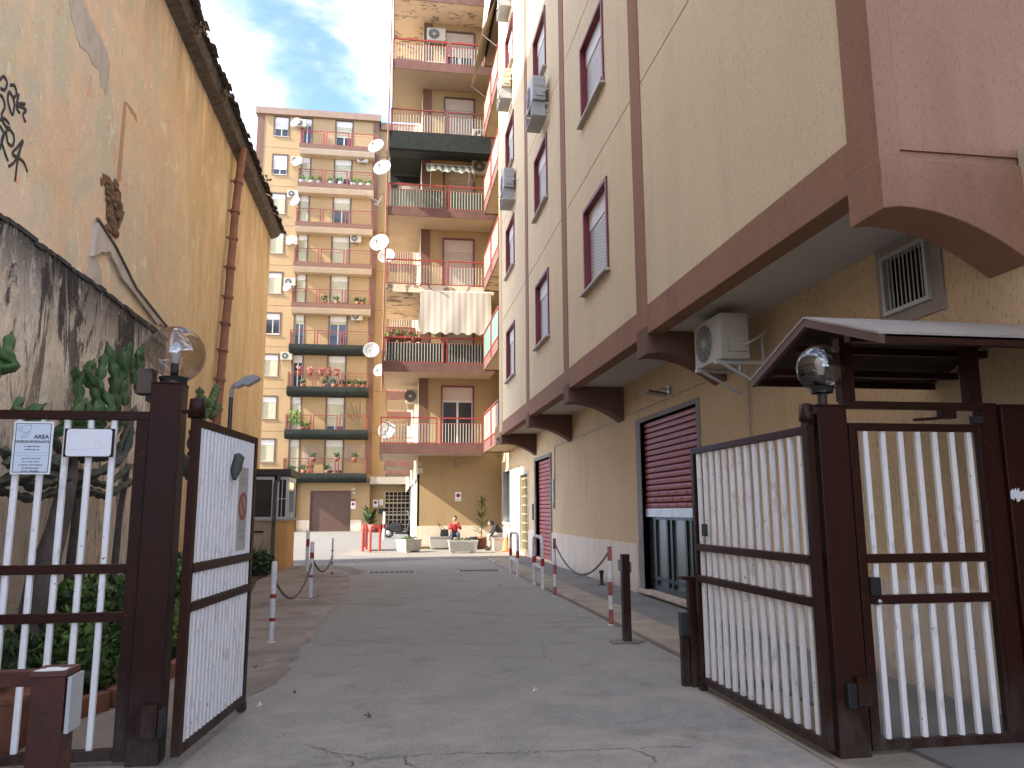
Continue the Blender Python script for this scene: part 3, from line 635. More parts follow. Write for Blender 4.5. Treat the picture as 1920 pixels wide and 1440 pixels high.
# roller shutter door
rs = MB().box(XW-.012, XW+.2, 10.60, 10.73, .11, 3.12).box(XW-.012, XW+.2, 13.37, 13.62, .11, 3.12).box(XW-.012, XW+.2, 10.73, 13.37, 3.04, 3.12).build('shutter_door', mFRAMEG, rb, label='dusty red roller shutter half lowered over a grey glazed door')
n = 15; z0 = 1.52; dz = (3.04-z0)/n
for i in range(n):
    a = z0+i*dz
    P = [(XW+.10, a), (XW+.07, a+.012), (XW+.062, a+dz*.5), (XW+.07, a+dz-.02), (XW+.10, a+dz-.008), (XW+.13, a+dz-.008), (XW+.13, a)]
    MB().prism(P, 'Y', 10.735, 13.365).build('shutter_slat', mSHUT, rs)
for i in range(3):
    for j in range(6):
        MB().lathe([(.022, 0), (.018, .01), (.001, .012)], 8, M=Matrix.Translation((XW+.066, 11.0+j*.42+(i % 2)*.2, z0+dz*(i+.5))) @ Matrix.Rotation(-PI/2, 4, 'Y')).build('shutter_rivet', mMAR, rs)
MB().box(XW+.05, XW+.12, 10.735, 13.365, z0-.14, z0).build('shutter_rail', mALU, rs)
MB().box(XW+.14, XW+.16, 10.75, 13.35, .17, 1.5).build('glass_panel', mDOORG, rs)
for a in (10.75, 11.35, 11.58, 12.2, 12.42, 13.0, 13.27):
    MB().box(XW+.10, XW+.15, a, a+.075, .17, 1.5).build('door_stile', mDOORF, rs)
for z_ in (.13, .32, 1.33): MB().box(XW+.105, XW+.145, 10.75, 13.35, z_, z_+.06+(.05 if z_ < .2 else 0)).build('door_rail', mDOORF, rs)
MB().box(XW-.10, XW+.2, 10.6, 13.55, .09, .135).build('threshold', mTRAV, rs)
# second red shutter (tall door)
d2 = MB().box(XW-.035, XW+.2, 21.33, 21.45, .11, 3.1).box(XW-.035, XW+.2, 23.75, 23.95, .11, 3.1).box(XW-.035, XW+.2, 21.45, 23.75, 3.0, 3.1).build('garage_shutter', mFRAMEG, rb, label='tall closed red roller shutter near the corner')
for i in range(24):
    a = .11+i*.12; P = [(XW+.12, a), (XW+.09, a+.012), (XW+.085, a+.06), (XW+.09, a+.105), (XW+.12, a+.113)]
    MB().prism(P, 'Y', 21.46, 23.74).build('shutter_slat', mSHUT, d2)
# lattice entrance door
ld = MB().box(XW-.02, XW+.2, 25.15, 25.27, .11, 2.8).box(XW-.02, XW+.2, 26.83, 26.95, .11, 2.8).box(XW-.02, XW+.2, 25.27, 26.83, 2.7, 2.8).build('lattice_door', mALU, rb, label='entrance door with a square lattice of bronze bars')
b = MB()
for i in range(6): b.box(XW+.06, XW+.12, 25.28+i*.3, 25.33+i*.3, .15, 2.7)
for i in range(9): b.box(XW+.063, XW+.117, 25.33, 26.82, .15+i*.3, .2+i*.3)
b.build('lattice', simple('gilt bronze bars', (.35, .27, .13), .5, .2), ld, kind='stuff'); MB().box(XW+.14, XW+.15, 25.27, 26.83, .11, 2.7).build('pane', mGLASSD, ld)
# slit window beyond and its frame
sw_ = MB().box(XW-.04, XW+.18, 28.93, 29.02, .98, 3.07).box(XW-.04, XW+.18, 30.73, 30.85, .98, 3.07).box(XW-.04, XW+.18, 29.02, 30.73, 3.0, 3.07).build('window', mALU, rb)
MB().box(XW+.10, XW+.12, 29.0, 30.75, 1.05, 3.0).build('pane', mGLASSD, sw_); MB().box(XW-.08, XW+.1, 28.9, 30.85, .97, 1.05).build('sill', mTRAV, sw_)
MB().box(XW-.015, XW+.1, 27.0, 28.9, .1, 3.1).build('light_panel', mBEIGE_Y, rb)
# vent window
vw = MB().box(XW-.02, XW+.1, 5.44, 5.57, 3.09, 3.86).box(XW-.02, XW+.1, 6.17, 6.28, 3.09, 3.86).box(XW-.02, XW+.1, 5.57, 6.17, 3.74, 3.86).box(XW-.02, XW+.1, 5.57, 6.17, 3.09, 3.2).build('vent_window', simple('vent surround', (.33, .28, .24), .8, var=.2), rb, label='small barred vent window above the porch roof')
MB().box(XW-.06, XW+.02, 5.57, 5.605, 3.2, 3.74).box(XW-.06, XW+.02, 6.135, 6.17, 3.2, 3.74).box(XW-.06, XW+.02, 5.605, 6.135, 3.705, 3.74).box(XW-.06, XW+.02, 5.605, 6.135, 3.2, 3.235).build('vent_frame', mALU, vw)
for i in range(9):
    MB().tube([(XW-.04, 5.655+i*.054, 3.235), (XW-.04, 5.655+i*.054, 3.705)], .006, 6).build('bar', mALU, vw)
MB().box(XW+.08, XW+.09, 5.57, 6.17, 3.2, 3.74).build('pane', mDARK, vw)
# intercom plates and cable duct by the second shutter
MB().box(XW-.05, XW, 20.9, 21.1, 1.75, 2.35).build('intercom_panel', mPLASW, rb); MB().box(XW-.06, XW, 20.93, 21.05, 1.55, 1.72).build('switch_box', mPLASW, rb)
MB().box(XW-.03, XW, 24.2, 24.35, 1.2, 1.7).build('letter_slot', mIRON, rb)

MB().tube([(XW-.02, 9.1, 3.35), (XW-.02, 9.9, 3.30), (XW-.02, 10.4, 3.30), (XW-.02, 14.4, 3.26), (XW-.02, 20.8, 3.22)], .009, 6).build('wall_cable', mPLASW, rb)
MB().tube([(XW-.02, 20.8, 3.22), (XW-.02, 20.85, 2.3)], .012, 6).build('wall_cable', mPLASW, rb)
MB().tube([(XW-.02, 9.0, 3.2), (XW-.02, 9.02, .95)], .011, 6).build('wall_cable', mPLASW, rb)
# ================================================================== TOWER
YT, YB = 30.0, 31.5
tw = thing('balcony_tower', 'tall ochre apartment tower with red railed balconies at the end of the alley', 'building')
LV = [4.04, 7.22, 10.40, 13.60, 16.88, 20.05, 23.25]
BT = [.37, .36, .33, .33, .33, .36, .36]
XA = .97
doorL = {i: (1.93, 3.2) for i in range(7)}
b = MB(); hs = [(1.93, 3.2, LV[i]+.02, LV[i]+2.5) for i in range(6)]
fwall(b, 'Y', YB, XA, 4.4, 0, 27, hs, .2); b.build('front_wall', mTOW, tw)
b = MB(); fwall(b, 'X', XA, YB, 60, 2.9, 27, [], .2); b.build('side_wall', mBEIGE_Y, tw)
MB().box(XA+.3, 8, YB+.3, 59, 0, 27).build('core', mDARK, tw)
MB().box(XA-.02, 4.36, YB-.03, YB+.02, .1, .9).build('plinth', mTRAV, tw)
# ground floor glazed side with white mullions
for i in range(12):
    MB().box(XA-.03, XA+.08, YB+.0+i*.9, YB+.16+i*.9, 0, 2.9).build('mullion', simple('white mullion', (.66, .64, .52), .6) if i == 0 else bpy.data.materials['white mullion'], tw)
MB().box(XA+.02, XA+.05, YB+.1, 42, .05, 2.9).build('shopfront_glass', mGLASSD, tw)
MB().box(XA-.02, XA+.07, YB, 42, 2.8, 2.95).build('shopfront_head', bpy.data.materials['white mullion'], tw)
for i in range(7):
    if i < 6:
        MB().box(XA+.0, XA+.38, YB-.02, YB+.2, LV[i]+.0, LV[i+1]-BT[i+1]).build('pilaster', mBROWN2, tw)
closes = {0: 0., 1: .5, 2: .86, 3: 0.55, 4: 1., 5: .3}
for i in range(6):
    fr_ = mMAR if i < 3 else mBRONZE
    window(tw, (2.565, YB, LV[i]+.02), 0, 1.27, 2.48, frame=fr_, box=mPINK, shut=mPINK if i else mPINK, close=closes[i], sill=False, rec=.1, boxh=.55, fw=.05)
# grey stained spalled underside material
mSPALL = Mat('spalled concrete soffit', (.60, .47, .34), .95)
mSPALL.over(mSPALL.ramp(mSPALL.noise(1.6, 7, .7, (1, 1.6, 1), .8), .535, .57), (.22, .18, .14)); mSPALL.bump(mSPALL.noise(1.6, 7, .7), .8, .05); mSPALL = mSPALL.m
def railing(parent, x0, x1, y, z, h, gaps, mat, bars=mBARW, side=True, posts=.045, barstep=.115, side_len=1.4, name='railing'):
    """front railing made of panels; gaps = list of panel x ranges"""
    b = MB(); bb = MB()
    for a, c_ in gaps:
        b.box(a, a+posts, y-.02, y+.02, z-.28, z+h-.02); b.box(c_-posts, c_, y-.02, y+.02, z-.28, z+h-.02)
        b.box(a, c_, y-.028, y+.028, z+h-.02, z+h+.035)
        b.box(a+posts, c_-posts, y-.013, y+.013, z+.04, z+.07); b.box(a+posts, c_-posts, y-.013, y+.013, z+h-.22, z+h-.195)
        if bars:
            x = a+posts+barstep*.5
            while x < c_-posts: bb.box(x-.013, x+.013, y-.016, y+.010, z+.07, z+h-.195); x += barstep
    if side:
        for xs in ([x0+.02] if side == 1 else [x0+.02, x1-.02]):
            b.box(xs-.026, xs+.026, y+.035, y+side_len, z+h-.02, z+h+.03); b.box(xs-.013, xs+.013, y+.03, y+side_len, z+.04, z+.07); b.box(xs-.02, xs+.02, y+side_len-.04, y+side_len, z, z+h-.02)
            if bars:
                yy = y+.12
                while yy < y+side_len-.05: bb.box(xs-.012, xs+.012, yy-.012, yy+.012, z+.07, z+h-.03); yy += barstep
    r = b.build(name, mat, parent)
    if bars: bb.build(name+'_bars', bars, parent, kind='stuff')
    return r
x1s = [3.52, 3.88, 3.88, 3.88, 3.75, 3.88, 3.88]; x0s = [-.53, -.48, -.43, -.43, -.38, -.36, -.36]
for i in range(7):
    z = LV[i]; x0, x1 = x0s[i], x1s[i]
    netted = (i == 4)
    b = MB(); b.box(x0, x1, YT+.015, YB, z-BT[i]+.02, z)
    b.box(x0, XA, YB, 34.6, z-BT[i]+.02, z)
    s_ = b.build('balcony', mSPALL if i in (2, 6) else (mSOFFP if i != 4 else mNET), tw, label={2: 'balcony with a grey crumbling concrete edge', 4: 'balcony wrapped in dark green netting'}.get(i))
    if i not in (2,):
        MB().box(x0-.01, x1+.01, YT-.01, YT+.02, z-BT[i], z+.03).build('edge_band', mSLAB if i != 4 else mNET, s_)
        MB().box(x0-.012, x0+.02, YT+.02, 34.6, z-BT[i], z+.03).build('edge_band', mSLAB if i != 4 else mNET, s_)
    mid = x0+(x1-x0)*.555
    railing(s_, x0, x1, YT+.05, z, 1.02, [(x0+.01, mid-.05), (mid+.05, x1-.01)], mRED if i not in (4, 5) else (mREDD if i == 4 else mRED), side=1, side_len=4.3)
    if i == 4:
        # netting hanging below and dark ceiling
        MB().prism([(YT-.06, z-.75), (YT-.02, z+.02), (YT+.02, z+.02), (YT+.02, z-.45), (YB-.05, z-.40), (YB-.05, z-.45), (YT+.1, z-.78)], 'X', x0-.05, x1+.02).build('netting', mNET, s_)
# green cloth screens behind two railings
for i, x0, x1, mt in ((3, 1.0, 3.8, simple('green screen cloth', (.10, .12, .07), .9)), (1, -.4, 3.8, simple('dark green reed screen', (.035, .045, .03), .9)), (3, -.4, .95, simple('pale green screen', (.22, .23, .15), .9))):
    MB().box(x0, x1, YT+.085, YT+.1, LV[i]+.06, LV[i]+.84).build('balcony_screen', mt, tw)
MB().box(XA+.4, 1.6, YB+.0-.05, YB+.0-.01, LV[3]+.02, LV[3]+2.4).build('side_door', mWHITE, tw) if 0 else None
window(tw, (.45, 33.3, LV[3]+.02), 0, .95, 2.45, frame=mBRONZE, box=mPINK, shut=mWHITE, close=.5, sill=False, rec=.06, boxh=.6)
# netted dark back wall at level 4
MB().box(-.35, XA-.02, 33.4, 33.45, LV[3], LV[4]-.4).build('netting_screen', mNET, tw)
# side balconies further back
for i in range(6):
    z = LV[i]-.10
    for (ya, yb_) in ((37.2, 41.0), (45.0, 49)):
        s_ = MB().box(-.42, XA, ya+.02, yb_, z-.34, z).build('balcony', mSOFFP, tw)
        MB().box(-.43, XA, ya-.01, ya+.02, z-.36, z+.03).build('edge_band', mSLAB, s_)
        MB().box(-.435, -.405, ya+.02, yb_, z-.36, z+.03).build('edge_band', mSLAB, s_)
        railing(s_, -.42, XA, ya+.04, z, 1.0, [(-.41, XA-.05)], mRED, side=1, side_len=3.6)
# side balconies facing the alley, between facade block and tower
XS = 3.40
for i in range(7):
    z = LV[i]; s_ = MB().box(XS+.03, XW, 24.95, 29.35, z-.32, z).build('balcony', mSPALL if i in (2,) else mSOFFP, tw)
    MB().box(XS, XS+.03, 24.93, 29.37, z-.36, z+.03).build('edge_band', mSLAB, s_); MB().box(XS+.03, XW, 29.35, 29.37, z-.36, z+.03).build('edge_band', mSLAB, s_)
    b = MB(); pn = MB()
    for a, c_ in ((25.0, 26.95), (27.1, 29.3)):
        b.box(XS-.02, XS+.02, a, a+.05, z-.3, z+1.05); b.box(XS-.02, XS+.02, c_-.05, c_, z-.3, z+1.05); b.box(XS-.025, XS+.025, a, c_, z+1.05, z+1.10); b.box(XS-.015, XS+.015, a, c_, z+.05, z+.09)
        pn.box(XS+.0, XS+.012, a+.05, c_-.05, z+.1, z+1.02)
    b.box(XS+.025, XW, 29.28, 29.32, z+1.05, z+1.10)
    b.build('railing', mRED, s_); pn.build('railing_panel', mPINK2 if i != 1 else simple('dark green panel', (.12, .2, .16), .6), s_)
MB().box(XW-.06, XW, 24.2, 31.4, 3.95, ZT+6.5).build('recess_wall', mTOW, tw)
b = MB(); 
MB().tube([(-.50, YT-.03, 6.0), (-.48, YT-.03, 16.0), (-.42, YT-.02, 23)], .03, 6).build('downpipe', mPIPE, tw)
MB().box(1.9, 2.1, YB-.04, YB, 0, 0).build('x', mSOFF, tw) if 0 else None
# small ground floor fittings on tower
MB().lathe([(.001, -.06), (.10, -.05), (.14, 0), (.15, .03)], 14, M=Matrix.Translation((2.58, YB-.03, 3.41)) @ Matrix.Rotation(-PI/2, 4, 'X') @ Matrix.Rotation(PI, 4, 'X')).build('wall_lamp', mDISH, tw)
MB().box(.98, 1.18, YB-.14, YB, 2.98, 3.2).build('alarm_box', mPLASW, tw); MB().box(1.02, 1.14, YB-.1, YB, 3.27, 3.42).build('alarm_light', mPLASW, tw)
def nopark(px, Y, w_, h_, parent, label=None, low=True):
    q = atY(px[0], px[1], Y); sg = MB().box(q.x-w_/2, q.x+w_/2, Y-.02, Y-.004, q.z-h_/2, q.z+h_/2).build('no_parking_sign', mSIGNW, parent, label=label)
    def disc(r, y, mt, n_): MB().lathe([(.0005, 0), (r, 0)], 20, M=Matrix.Translation((q.x, Y-y, q.z+h_*.12)) @ Matrix.Rotation(PI/2, 4, 'X')).build(n_, mt, sg)
    disc(w_*.36, .023, mREDP, 'red_ring'); disc(w_*.26, .026, simple('blue print', (.03, .05, .16), .5) if 'blue print' not in bpy.data.materials else bpy.data.materials['blue print'], 'blue_disc')
    MB().box(-w_*.3, w_*.3, -.001, .001, -w_*.04, w_*.04, Matrix.Translation((q.x, Y-.029, q.z+h_*.12)) @ Matrix.Rotation(-PI/4*-1, 4, 'Y')).build('red_bar', mREDP, sg)
    if low: MB().box(q.x-w_*.3, q.x+w_*.3, Y-.024, Y-.02, q.z-h_*.38, q.z-h_*.30).build('print_line', mGREY, sg)
    return sg
nopark((859, 931), YB, .24, .36, tw)

# ================================================================== FAR BUILDING
YF, YFW = 59.3, 60.3
fb = thing('far_apartment_building', 'nine storey orange apartment building with stacked balconies closing the view', 'building')
SF = 3.262; Z0 = 4.25
holes = []
for k in range(9):
    z = Z0+SF*k; holes += [(-9.98, -8.9, z+.95, z+2.62), (-7.78, -7.08, z+.03, z+2.62), (-5.14, -3.84, z+.03, z+2.62)]
holes += [(-6.05, -3.2, .0, 2.95)]
b = MB(); fwall(b, 'Y', YFW, -11.3, -1.72, 0, 33.4, holes, .25); b.build('wall', mFAR, fb)
b = MB(); fwall(b, 'Y', YFW+.5, -1.72, 9, 3.6, 33.0, [], .2); fwall(b, 'X', -11.3, YFW, YFW+12, 0, 33.4); fwall(b, 'Y', YFW+.5, -1.72, 9, 0, 3.5, [(-.6, 1.6, 0, 2.95)], .2); b.build('wall', mFAR, fb, label='recessed right part of the facade')
MB().box(-11.2, 9, YFW+.8, YFW+12, 0, 33).build('core', mDARK, fb)
mCORN = simple('cornice plaster', (.24, .165, .12), .9, var=.2, scale=2)
MB().box(-11.45, -1.55, YFW-.35, YFW+12, 33.05, 33.6).build('cornice', mCORN, fb); MB().box(-1.55, 9, YFW+.2, YFW+12, 32.6, 33.2).build('cornice', mCORN, fb)
MB().box(-11.33, -10.8, YFW-.04, YFW+.1, 4, 33).build('corner_pilaster', mBROWN2, fb); MB().box(-2.15, -1.68, YFW-.05, YFW+.5, 4.3, 33).build('corner_pilaster', mBROWN2, fb)
for k in range(1, 9):
    MB().box(-10.8, -7.9, YFW-.005, YFW+.01, Z0+SF*k-.03, Z0+SF*k).build('floor_joint', mSLAB, fb); MB().box(-1.68, 6, YFW+.49, YFW+.52, Z0+SF*k-.03, Z0+SF*k).build('floor_joint', mSLAB, fb)
cW = [.97, .97, .97, .5, .97, .97, .97, .97, .62, .45]; cW = [.9, 1, 1, .0, 1, 1, 1, .6, .45]
cN = [1, 1, .0, .12, 1, 1, 1, 1, .05]; cD = [.85, .8, .7, .1, .8, .98, .3, .55, .42]
for k in range(9):
    z = Z0+SF*k
    fm_ = mREDD if k % 2 else mBRONZE
    window(fb, (-9.44, YFW, z+.95), 0, 1.08, 1.67, frame=mBRONZE, box=mWHITE, shut=mCREAM if k < 7 else mWHITE, close=cW[k], rec=.12, boxh=.42, sill=True, fw=.09)
    window(fb, (-7.43, YFW, z+.03), 0, .70, 2.59, frame=mBRONZE, box=mWHITE, shut=mCREAM, close=cN[k], rec=.12, boxh=.5, sill=False, fw=.09)
    window(fb, (-4.49, YFW, z+.03), 0, 1.30, 2.59, frame=mBRONZE, box=mWHITE, shut=mCREAM, close=cD[k], rec=.12, boxh=.5, sill=False, fw=.09)
    x0 = -7.85+(8-k)*-.03; x1 = -2.0
    if k < 4:
        s_ = MB().box(x0, x1, YF+.02, YFW, z-.4, z).build('balcony', mNET, fb, label='balcony slab wrapped in black netting' if 1 else None)
        P = []; n = 14
        mb = MB(); vs = []
        for i in range(n+1):
            xx = x0-.03+(x1-x0+.06)*i/n; s = rnd.uniform(-.04, .03)
            vs += [(xx, YF-.02, z+.05), (xx, YF-.05, z-.25), (xx, YF+.05+s, z-.55-abs(s)), (xx, YFW-.05, z-.62)]
        mb.add(vs, [(4*i+j, 4*i+4+j, 4*i+5+j, 4*i+1+j) for i in range(n) for j in range(3)], True)
        mb.build('netting', mNET, s_)
    else:
        s_ = MB()
        s_.prism([(YF+.03, z-.02), (YF+.03, z-.42), (YF+.25, z-.72), (YFW, z-.72), (YFW, z-.02)], 'X', x0, x1); s_ = s_.build('balcony', mSOFFP, fb)
        MB().box(x0-.02, x1+.02, YF-.01, YF+.03, z-.32, z+.02).build('edge_band', mBROWN2, s_)
    xs = [x0+.02, x0+.02+1.9, x0+1.9+.12, x0+3.85, x0+3.97, x1-.02]
    railing(s_, x0, x1, YF+.05, z, 1.12, [(xs[0], xs[1]), (xs[2], xs[3]), (xs[4], xs[5])], mRED if k > 7 else mREDD, bars=None, side=2, side_len=.95, posts=.10)
# ground floor: garage door, plinth, passage
gd = MB().box(-6.13, -6.05, YFW-.03, YFW+.1, 0, 3.03).box(-3.2, -3.12, YFW-.03, YFW+.1, 0, 3.03).box(-6.05, -3.2, YFW-.03, YFW+.1, 2.95, 3.03).build('garage_door', mBRONZE, fb)
for i in range(12): MB().box(-6.05, -3.2, YFW+.06+.008*(i % 2), YFW+.1, i*.245, i*.245+.238).build('door_slat', mBRONZE, gd)
MB().box(-7.1, -6.13, YFW-.02, YFW, 0, .85).build('plinth', mTRAV, fb); MB().box(-3.12, -2.3, YFW-.02, YFW, 0, .85).build('plinth', mTRAV, fb)
MB().box(-8.6, -7.12, YFW-.3, YFW-.02, 0, 3.9).build('dark_passage', mDARK, fb); MB().box(-1.72, 3, YF+.2, YFW+.5, 3.5, 4.05).build('entrance_canopy', simple('grey canopy', (.30, .27, .23), .8), fb)
lg = MB().box(-.68, -.6, YFW+.45, YFW+.6, 0, 3.0).box(-.6, 1.6, YFW+.45, YFW+.6, 2.93, 3.0).build('lattice_gate', mCAB, fb)
b = MB()
for i in range(8): b.box(-.6+i*.31, -.54+i*.31, YFW+.5, YFW+.56, 0, 2.93)
for i, zz in enumerate([.1, .45, .8, 1.15, 1.42, 1.7, 2.05, 2.35, 2.62]): b.box(-.6, 1.6, YFW+.503, YFW+.557, zz, zz+(.12 if i in (3, 6) else .06))
b.build('lattice', mCAB, lg, kind='stuff')
MB().box(-.6, 1.6, YFW+.6, YFW+.62, 0, 2.95).build('pane', mDARK, lg)
nopark((662, 947), YFW, .34, .55, fb); nopark((704, 944), YFW+.5, .36, .55, fb)
MB().box(-1.0, -.72, YFW+.47, YFW+.5, 1.95, 2.4).build('notice_plate', mWHITE, fb)
MB().box(-3.0, -2.7, YFW-.05, YFW, 1.4, 1.42).build('x', mDARK, fb) if 0 else None
q = atY(716, 958, YFW+.45); MB().box(q.x-.25, q.x+.25, YFW+.3, YFW+.5, q.z-.2, q.z+.2).build('letter_box', mIRON, fb)
for px_, py_, s in ((663, 917, .14), (664, 924, .1), (661, 937, .18)): q = atY(px_, py_, YFW); MB().box(q.x-s, q.x+s, YFW-.12, YFW, q.z-.07, q.z+.07).build('wall_fitting', mPLASW if s != .18 else mREDD, fb)
for i in (0, 1, 2):
    MB().box(-7.85+i, -6.5, 0, 0, 0, 0) if 0 else None
# trellis on the lowest balcony
for xa in (-6.75, -3.65):
    tr_ = thing('trellis', {-6.75: 'white diamond trellis left of the lowest balcony door', -3.65: 'white diamond trellis right of the lowest balcony door'}[xa], 'trellis', (xa, YFW-.06, Z0+1.0), group='trellises on the lowest far balcony')
    b = MB()
    for i in range(-5, 8):
        for s in (1, -1):
            p0 = Vector((i*.22, 0, 0)); p1 = p0+Vector((s*1.2, 0, 1.2))
            t0, t1 = 0, 1
            if s == 1: t0 = max(0, -p0.x/1.2); t1 = min(1, (1.45-p0.x)/1.2)
            else: t0 = max(0, (p0.x-1.45)/1.2); t1 = min(1, p0.x/1.2)
            if t1-t0 > .08: b.tube([p0.lerp(p1, t0), p0.lerp(p1, t1)], .014, 4)
    b.build('lattice', mCLOTHG, tr_, kind='stuff'); MB().box(0, 1.45, -.012, .012, 1.2, 1.23).box(0, 1.45, -.012, .012, -.03, 0).build('frame', mCLOTHG, tr_)

# ================================================================== GATES, POSTS, FENCE
def bar(mb, p, q, wx, wy):   # square bar along a straight line p->q
    p = Vector(p); q = Vector(q); d = (q-p).normalized()
    u = Vector((0, 0, 1)).cross(d); u = u.normalized() if u.length > .1 else Vector((1, 0, 0)); v = d.cross(u)
    vs = [c+u*a*wx/2+v*b_*wy/2 for c in (p, q) for a, b_ in ((-1, -1), (1, -1), (1, 1), (-1, 1))]
    mb.add(vs, [(0, 3, 2, 1), (4, 5, 6, 7), (0, 1, 5, 4), (1, 2, 6, 5), (2, 3, 7, 6), (3, 0, 4, 7)])
def barred_leaf(name, label, cat, loc, rz, W, H, zb, rails, nb, stile=.06, group=None, barw=.034, mid_bars=True, foot=True, first=.0):
    """local x along the leaf from its hinge; frame, rails and each white bar are parts"""
    t_ = thing(name, label, cat, loc, rz, group)
    d = .025
    for x in (0, W-stile): MB().box(x, x+stile, -d, d, zb, H).build('stile', mPOST, t_, bev=.003)
    MB().box(stile, W-stile, -d+.002, d-.002, H-.05, H).build('top_rail', mPOST, t_, bev=.003)
    MB().box(stile, W-stile, -d+.002, d-.002, zb, zb+.06).build('bottom_rail', mPOST, t_, bev=.003)
    for r in rails: MB().box(stile, W-stile, -d-.004, d+.004, r-.027, r+.027).build('mid_rail', mPOST, t_, bev=.003)
    sec = [zb+.06]+[v for r in sorted(rails) for v in (r-.027, r+.027)]+[H-.05]
    pitch = (W-2*stile)/(nb+.0)
    me = {}
    for j in range(0, len(sec), 2):
        a, b_ = sec[j], sec[j+1]
        k = MB(); hw = barw/2
        # folded hollow bar with cut ends
        k.prism([(-hw, -.012), (-hw*.5, -.020), (hw*.5, -.020), (hw, -.012), (hw, .012), (-hw, .012)], 'Z', a+.004, b_-.004)
        me[j] = k.mesh('bar', mBARS)
    for i in range(nb):
        for j in me:
            put('bar', me[j], t_, loc=(stile+pitch*(i+.5)+rnd.uniform(-.002, .002), 0, 0))
    if foot:
        MB().box(W-.055, W+.005, -.03, .03, zb-.06, zb).box(W-.045, W-.005, -.012, .012, .0, zb-.05).build('foot', mPOST, t_)
    return t_
# left leaf stands open, pointing away from the camera
gl_ = barred_leaf('gate_leaf', 'left open gate leaf of white vertical bars in a brown frame', 'gate', (-1.245, 5.10, 0), PI/2-.105, 1.36, 2.085, .07, (1.155, .92), 17, barw=.048)
MB().lathe([(.0, .13), (.045, .12), (.055, .0), (.055, -.0), (.0, 0)], 10, (.03, 0, 2.09)).build('hinge_cap', mPOST, gl_); MB().box(-.005, .06, -.01, .09, 2.12, 2.14).build('hinge_arm', mPOST, gl_)
MB().box(.02, .16, .03, .07, 1.30, 1.42).build('lock_box', mIRON, gl_) if 0 else None
gr_ = barred_leaf('gate_leaf', 'right open gate leaf of white vertical bars in a brown frame', 'gate', (2.640, 4.60, 0), PI/2+.012, 1.93, 2.03, .06, (1.18, .92), 14, barw=.042)
MB().lathe([(.0, .12), (.04, .11), (.05, .03), (.05, 0), (0, 0)], 6, (.03, 0, 2.06)).build('hinge_cap', mPOST, gr_); MB().box(-.01, .06, -.12, .0, 2.10, 2.125).build('hinge_arm', mPOST, gr_)
MB().box(1.62, 1.70, .025, .045, 1.28, 1.38).build('keeper', mIRON, gr_)
# no parking plate tied on the left leaf
sg = thing('no_parking_plate', 'narrow faded no parking notice hung on the left gate leaf', 'sign', (-1.148, 6.02, 0), PI/2-.105)
MB().box(0, .22, -.022, -.012, 1.22, 1.83).build('plate', simple('faded notice face', (.46, .44, .38), .6, var=.15), sg)
MB().lathe([(.075, 0), (.105, 0)], 26, M=Matrix.Translation((.11, -.024, 1.54)) @ Matrix.Rotation(PI/2, 4, 'X')).build('red_ring', mBANDF, sg); MB().lathe([(.0005, 0), (.075, 0)], 26, M=Matrix.Translation((.11, -.0235, 1.54)) @ Matrix.Rotation(PI/2, 4, 'X')).build('disc', simple('faded pink print', (.42, .28, .24), .6), sg)
MB().box(-.1, .1, -.0255, -.0245, -.012, .012, Matrix.Translation((.11, 0, 1.54)) @ Matrix.Rotation(PI/4, 4, 'Y')).build('red_bar', mBANDF, sg)
MB().box(.04, .18, -.0245, -.0225, 1.35, 1.37).box(.05, .17, -.0245, -.0225, 1.30, 1.32).box(.03, .19, -.0245, -.0225, 1.74, 1.755).box(.05, .17, -.0245, -.0225, 1.70, 1.715).build('print_lines', mGREY, sg)
lf = thing('cactus_pad', 'small cactus pad poking between the bars above the no parking plate', 'cactus'); q = Vector((-1.12, 5.85, 1.83))
MB().tube([q+Vector((0, -.06, -.1)), q+Vector((0, -.02, -.03)), q+Vector((0, .04, .06)), q+Vector((0, .06, .09))], [.015, .04, .045, .01], 8).build('pad', mCACTG, lf)
# left post with globe
def gate_post(name, label, x0, x1, y0, y1, H, group=None):
    t_ = thing(name, label, 'gate post', ((x0+x1)/2, (y0+y1)/2, 0), group=group); w_, d_ = (x1-x0)/2, (y1-y0)/2
    MB().box(-w_, w_, -d_, d_, 0, H-.012).build('shaft', mPOST, t_, bev=.006)
    MB().box(-w_-.004, w_+.004, -d_-.004, d_+.004, H-.012, H).build('cap', mPOST, t_, bev=.003)
    return t_
pl_ = gate_post('gate_post', 'left brown steel gate post with a globe lamp on top', -1.55, -1.362, 5.2, 5.37, 2.33)
MB().box(.094, .10, -.07, .07, .2, 2.1).build('side_channel', mPOST, pl_) if 0 else None
MB().box(-.0, .09, -.15, -.087, .17, .36).build('photocell_hood', mPOST, pl_, bev=.004); MB().box(.092, .125, -.14, -.08, .17, .33).build('photocell', mSCOOT, pl_, bev=.004)
MB().box(-.19, -.097, -.06, .05, 2.27, 2.42).box(-.20, -.09, -.07, .06, 2.255, 2.272).build('siren_box', simple('bronze siren box', (.075, .05, .035), .5), pl_, bev=.004)
MB().box(-.14, -.09, -.03, .05, 2.21, 2.255).build('siren_bracket', mIRON, pl_)
pr_ = gate_post('gate_post', 'right brown steel gate post carrying the second globe lamp', 2.70, 2.905, 4.60, 4.80, 2.17)
MB().box(.01, .095, -.155, -.102, .32, .49).build('photocell_hood', mPOST, pr_, bev=.004); MB().box(-.055, .005, -.15, -.09, .31, .45).build('photocell', mSCOOT, pr_, bev=.004)
MB().box(-.15, -.108, -.06, .03, 2.0, 2.1).build('hinge_block', mPOST, pr_)
pe = gate_post('gate_post', 'brown gate post at the right edge beside the pedestrian gate', 4.03, 4.22, 4.60, 4.80, 2.19)
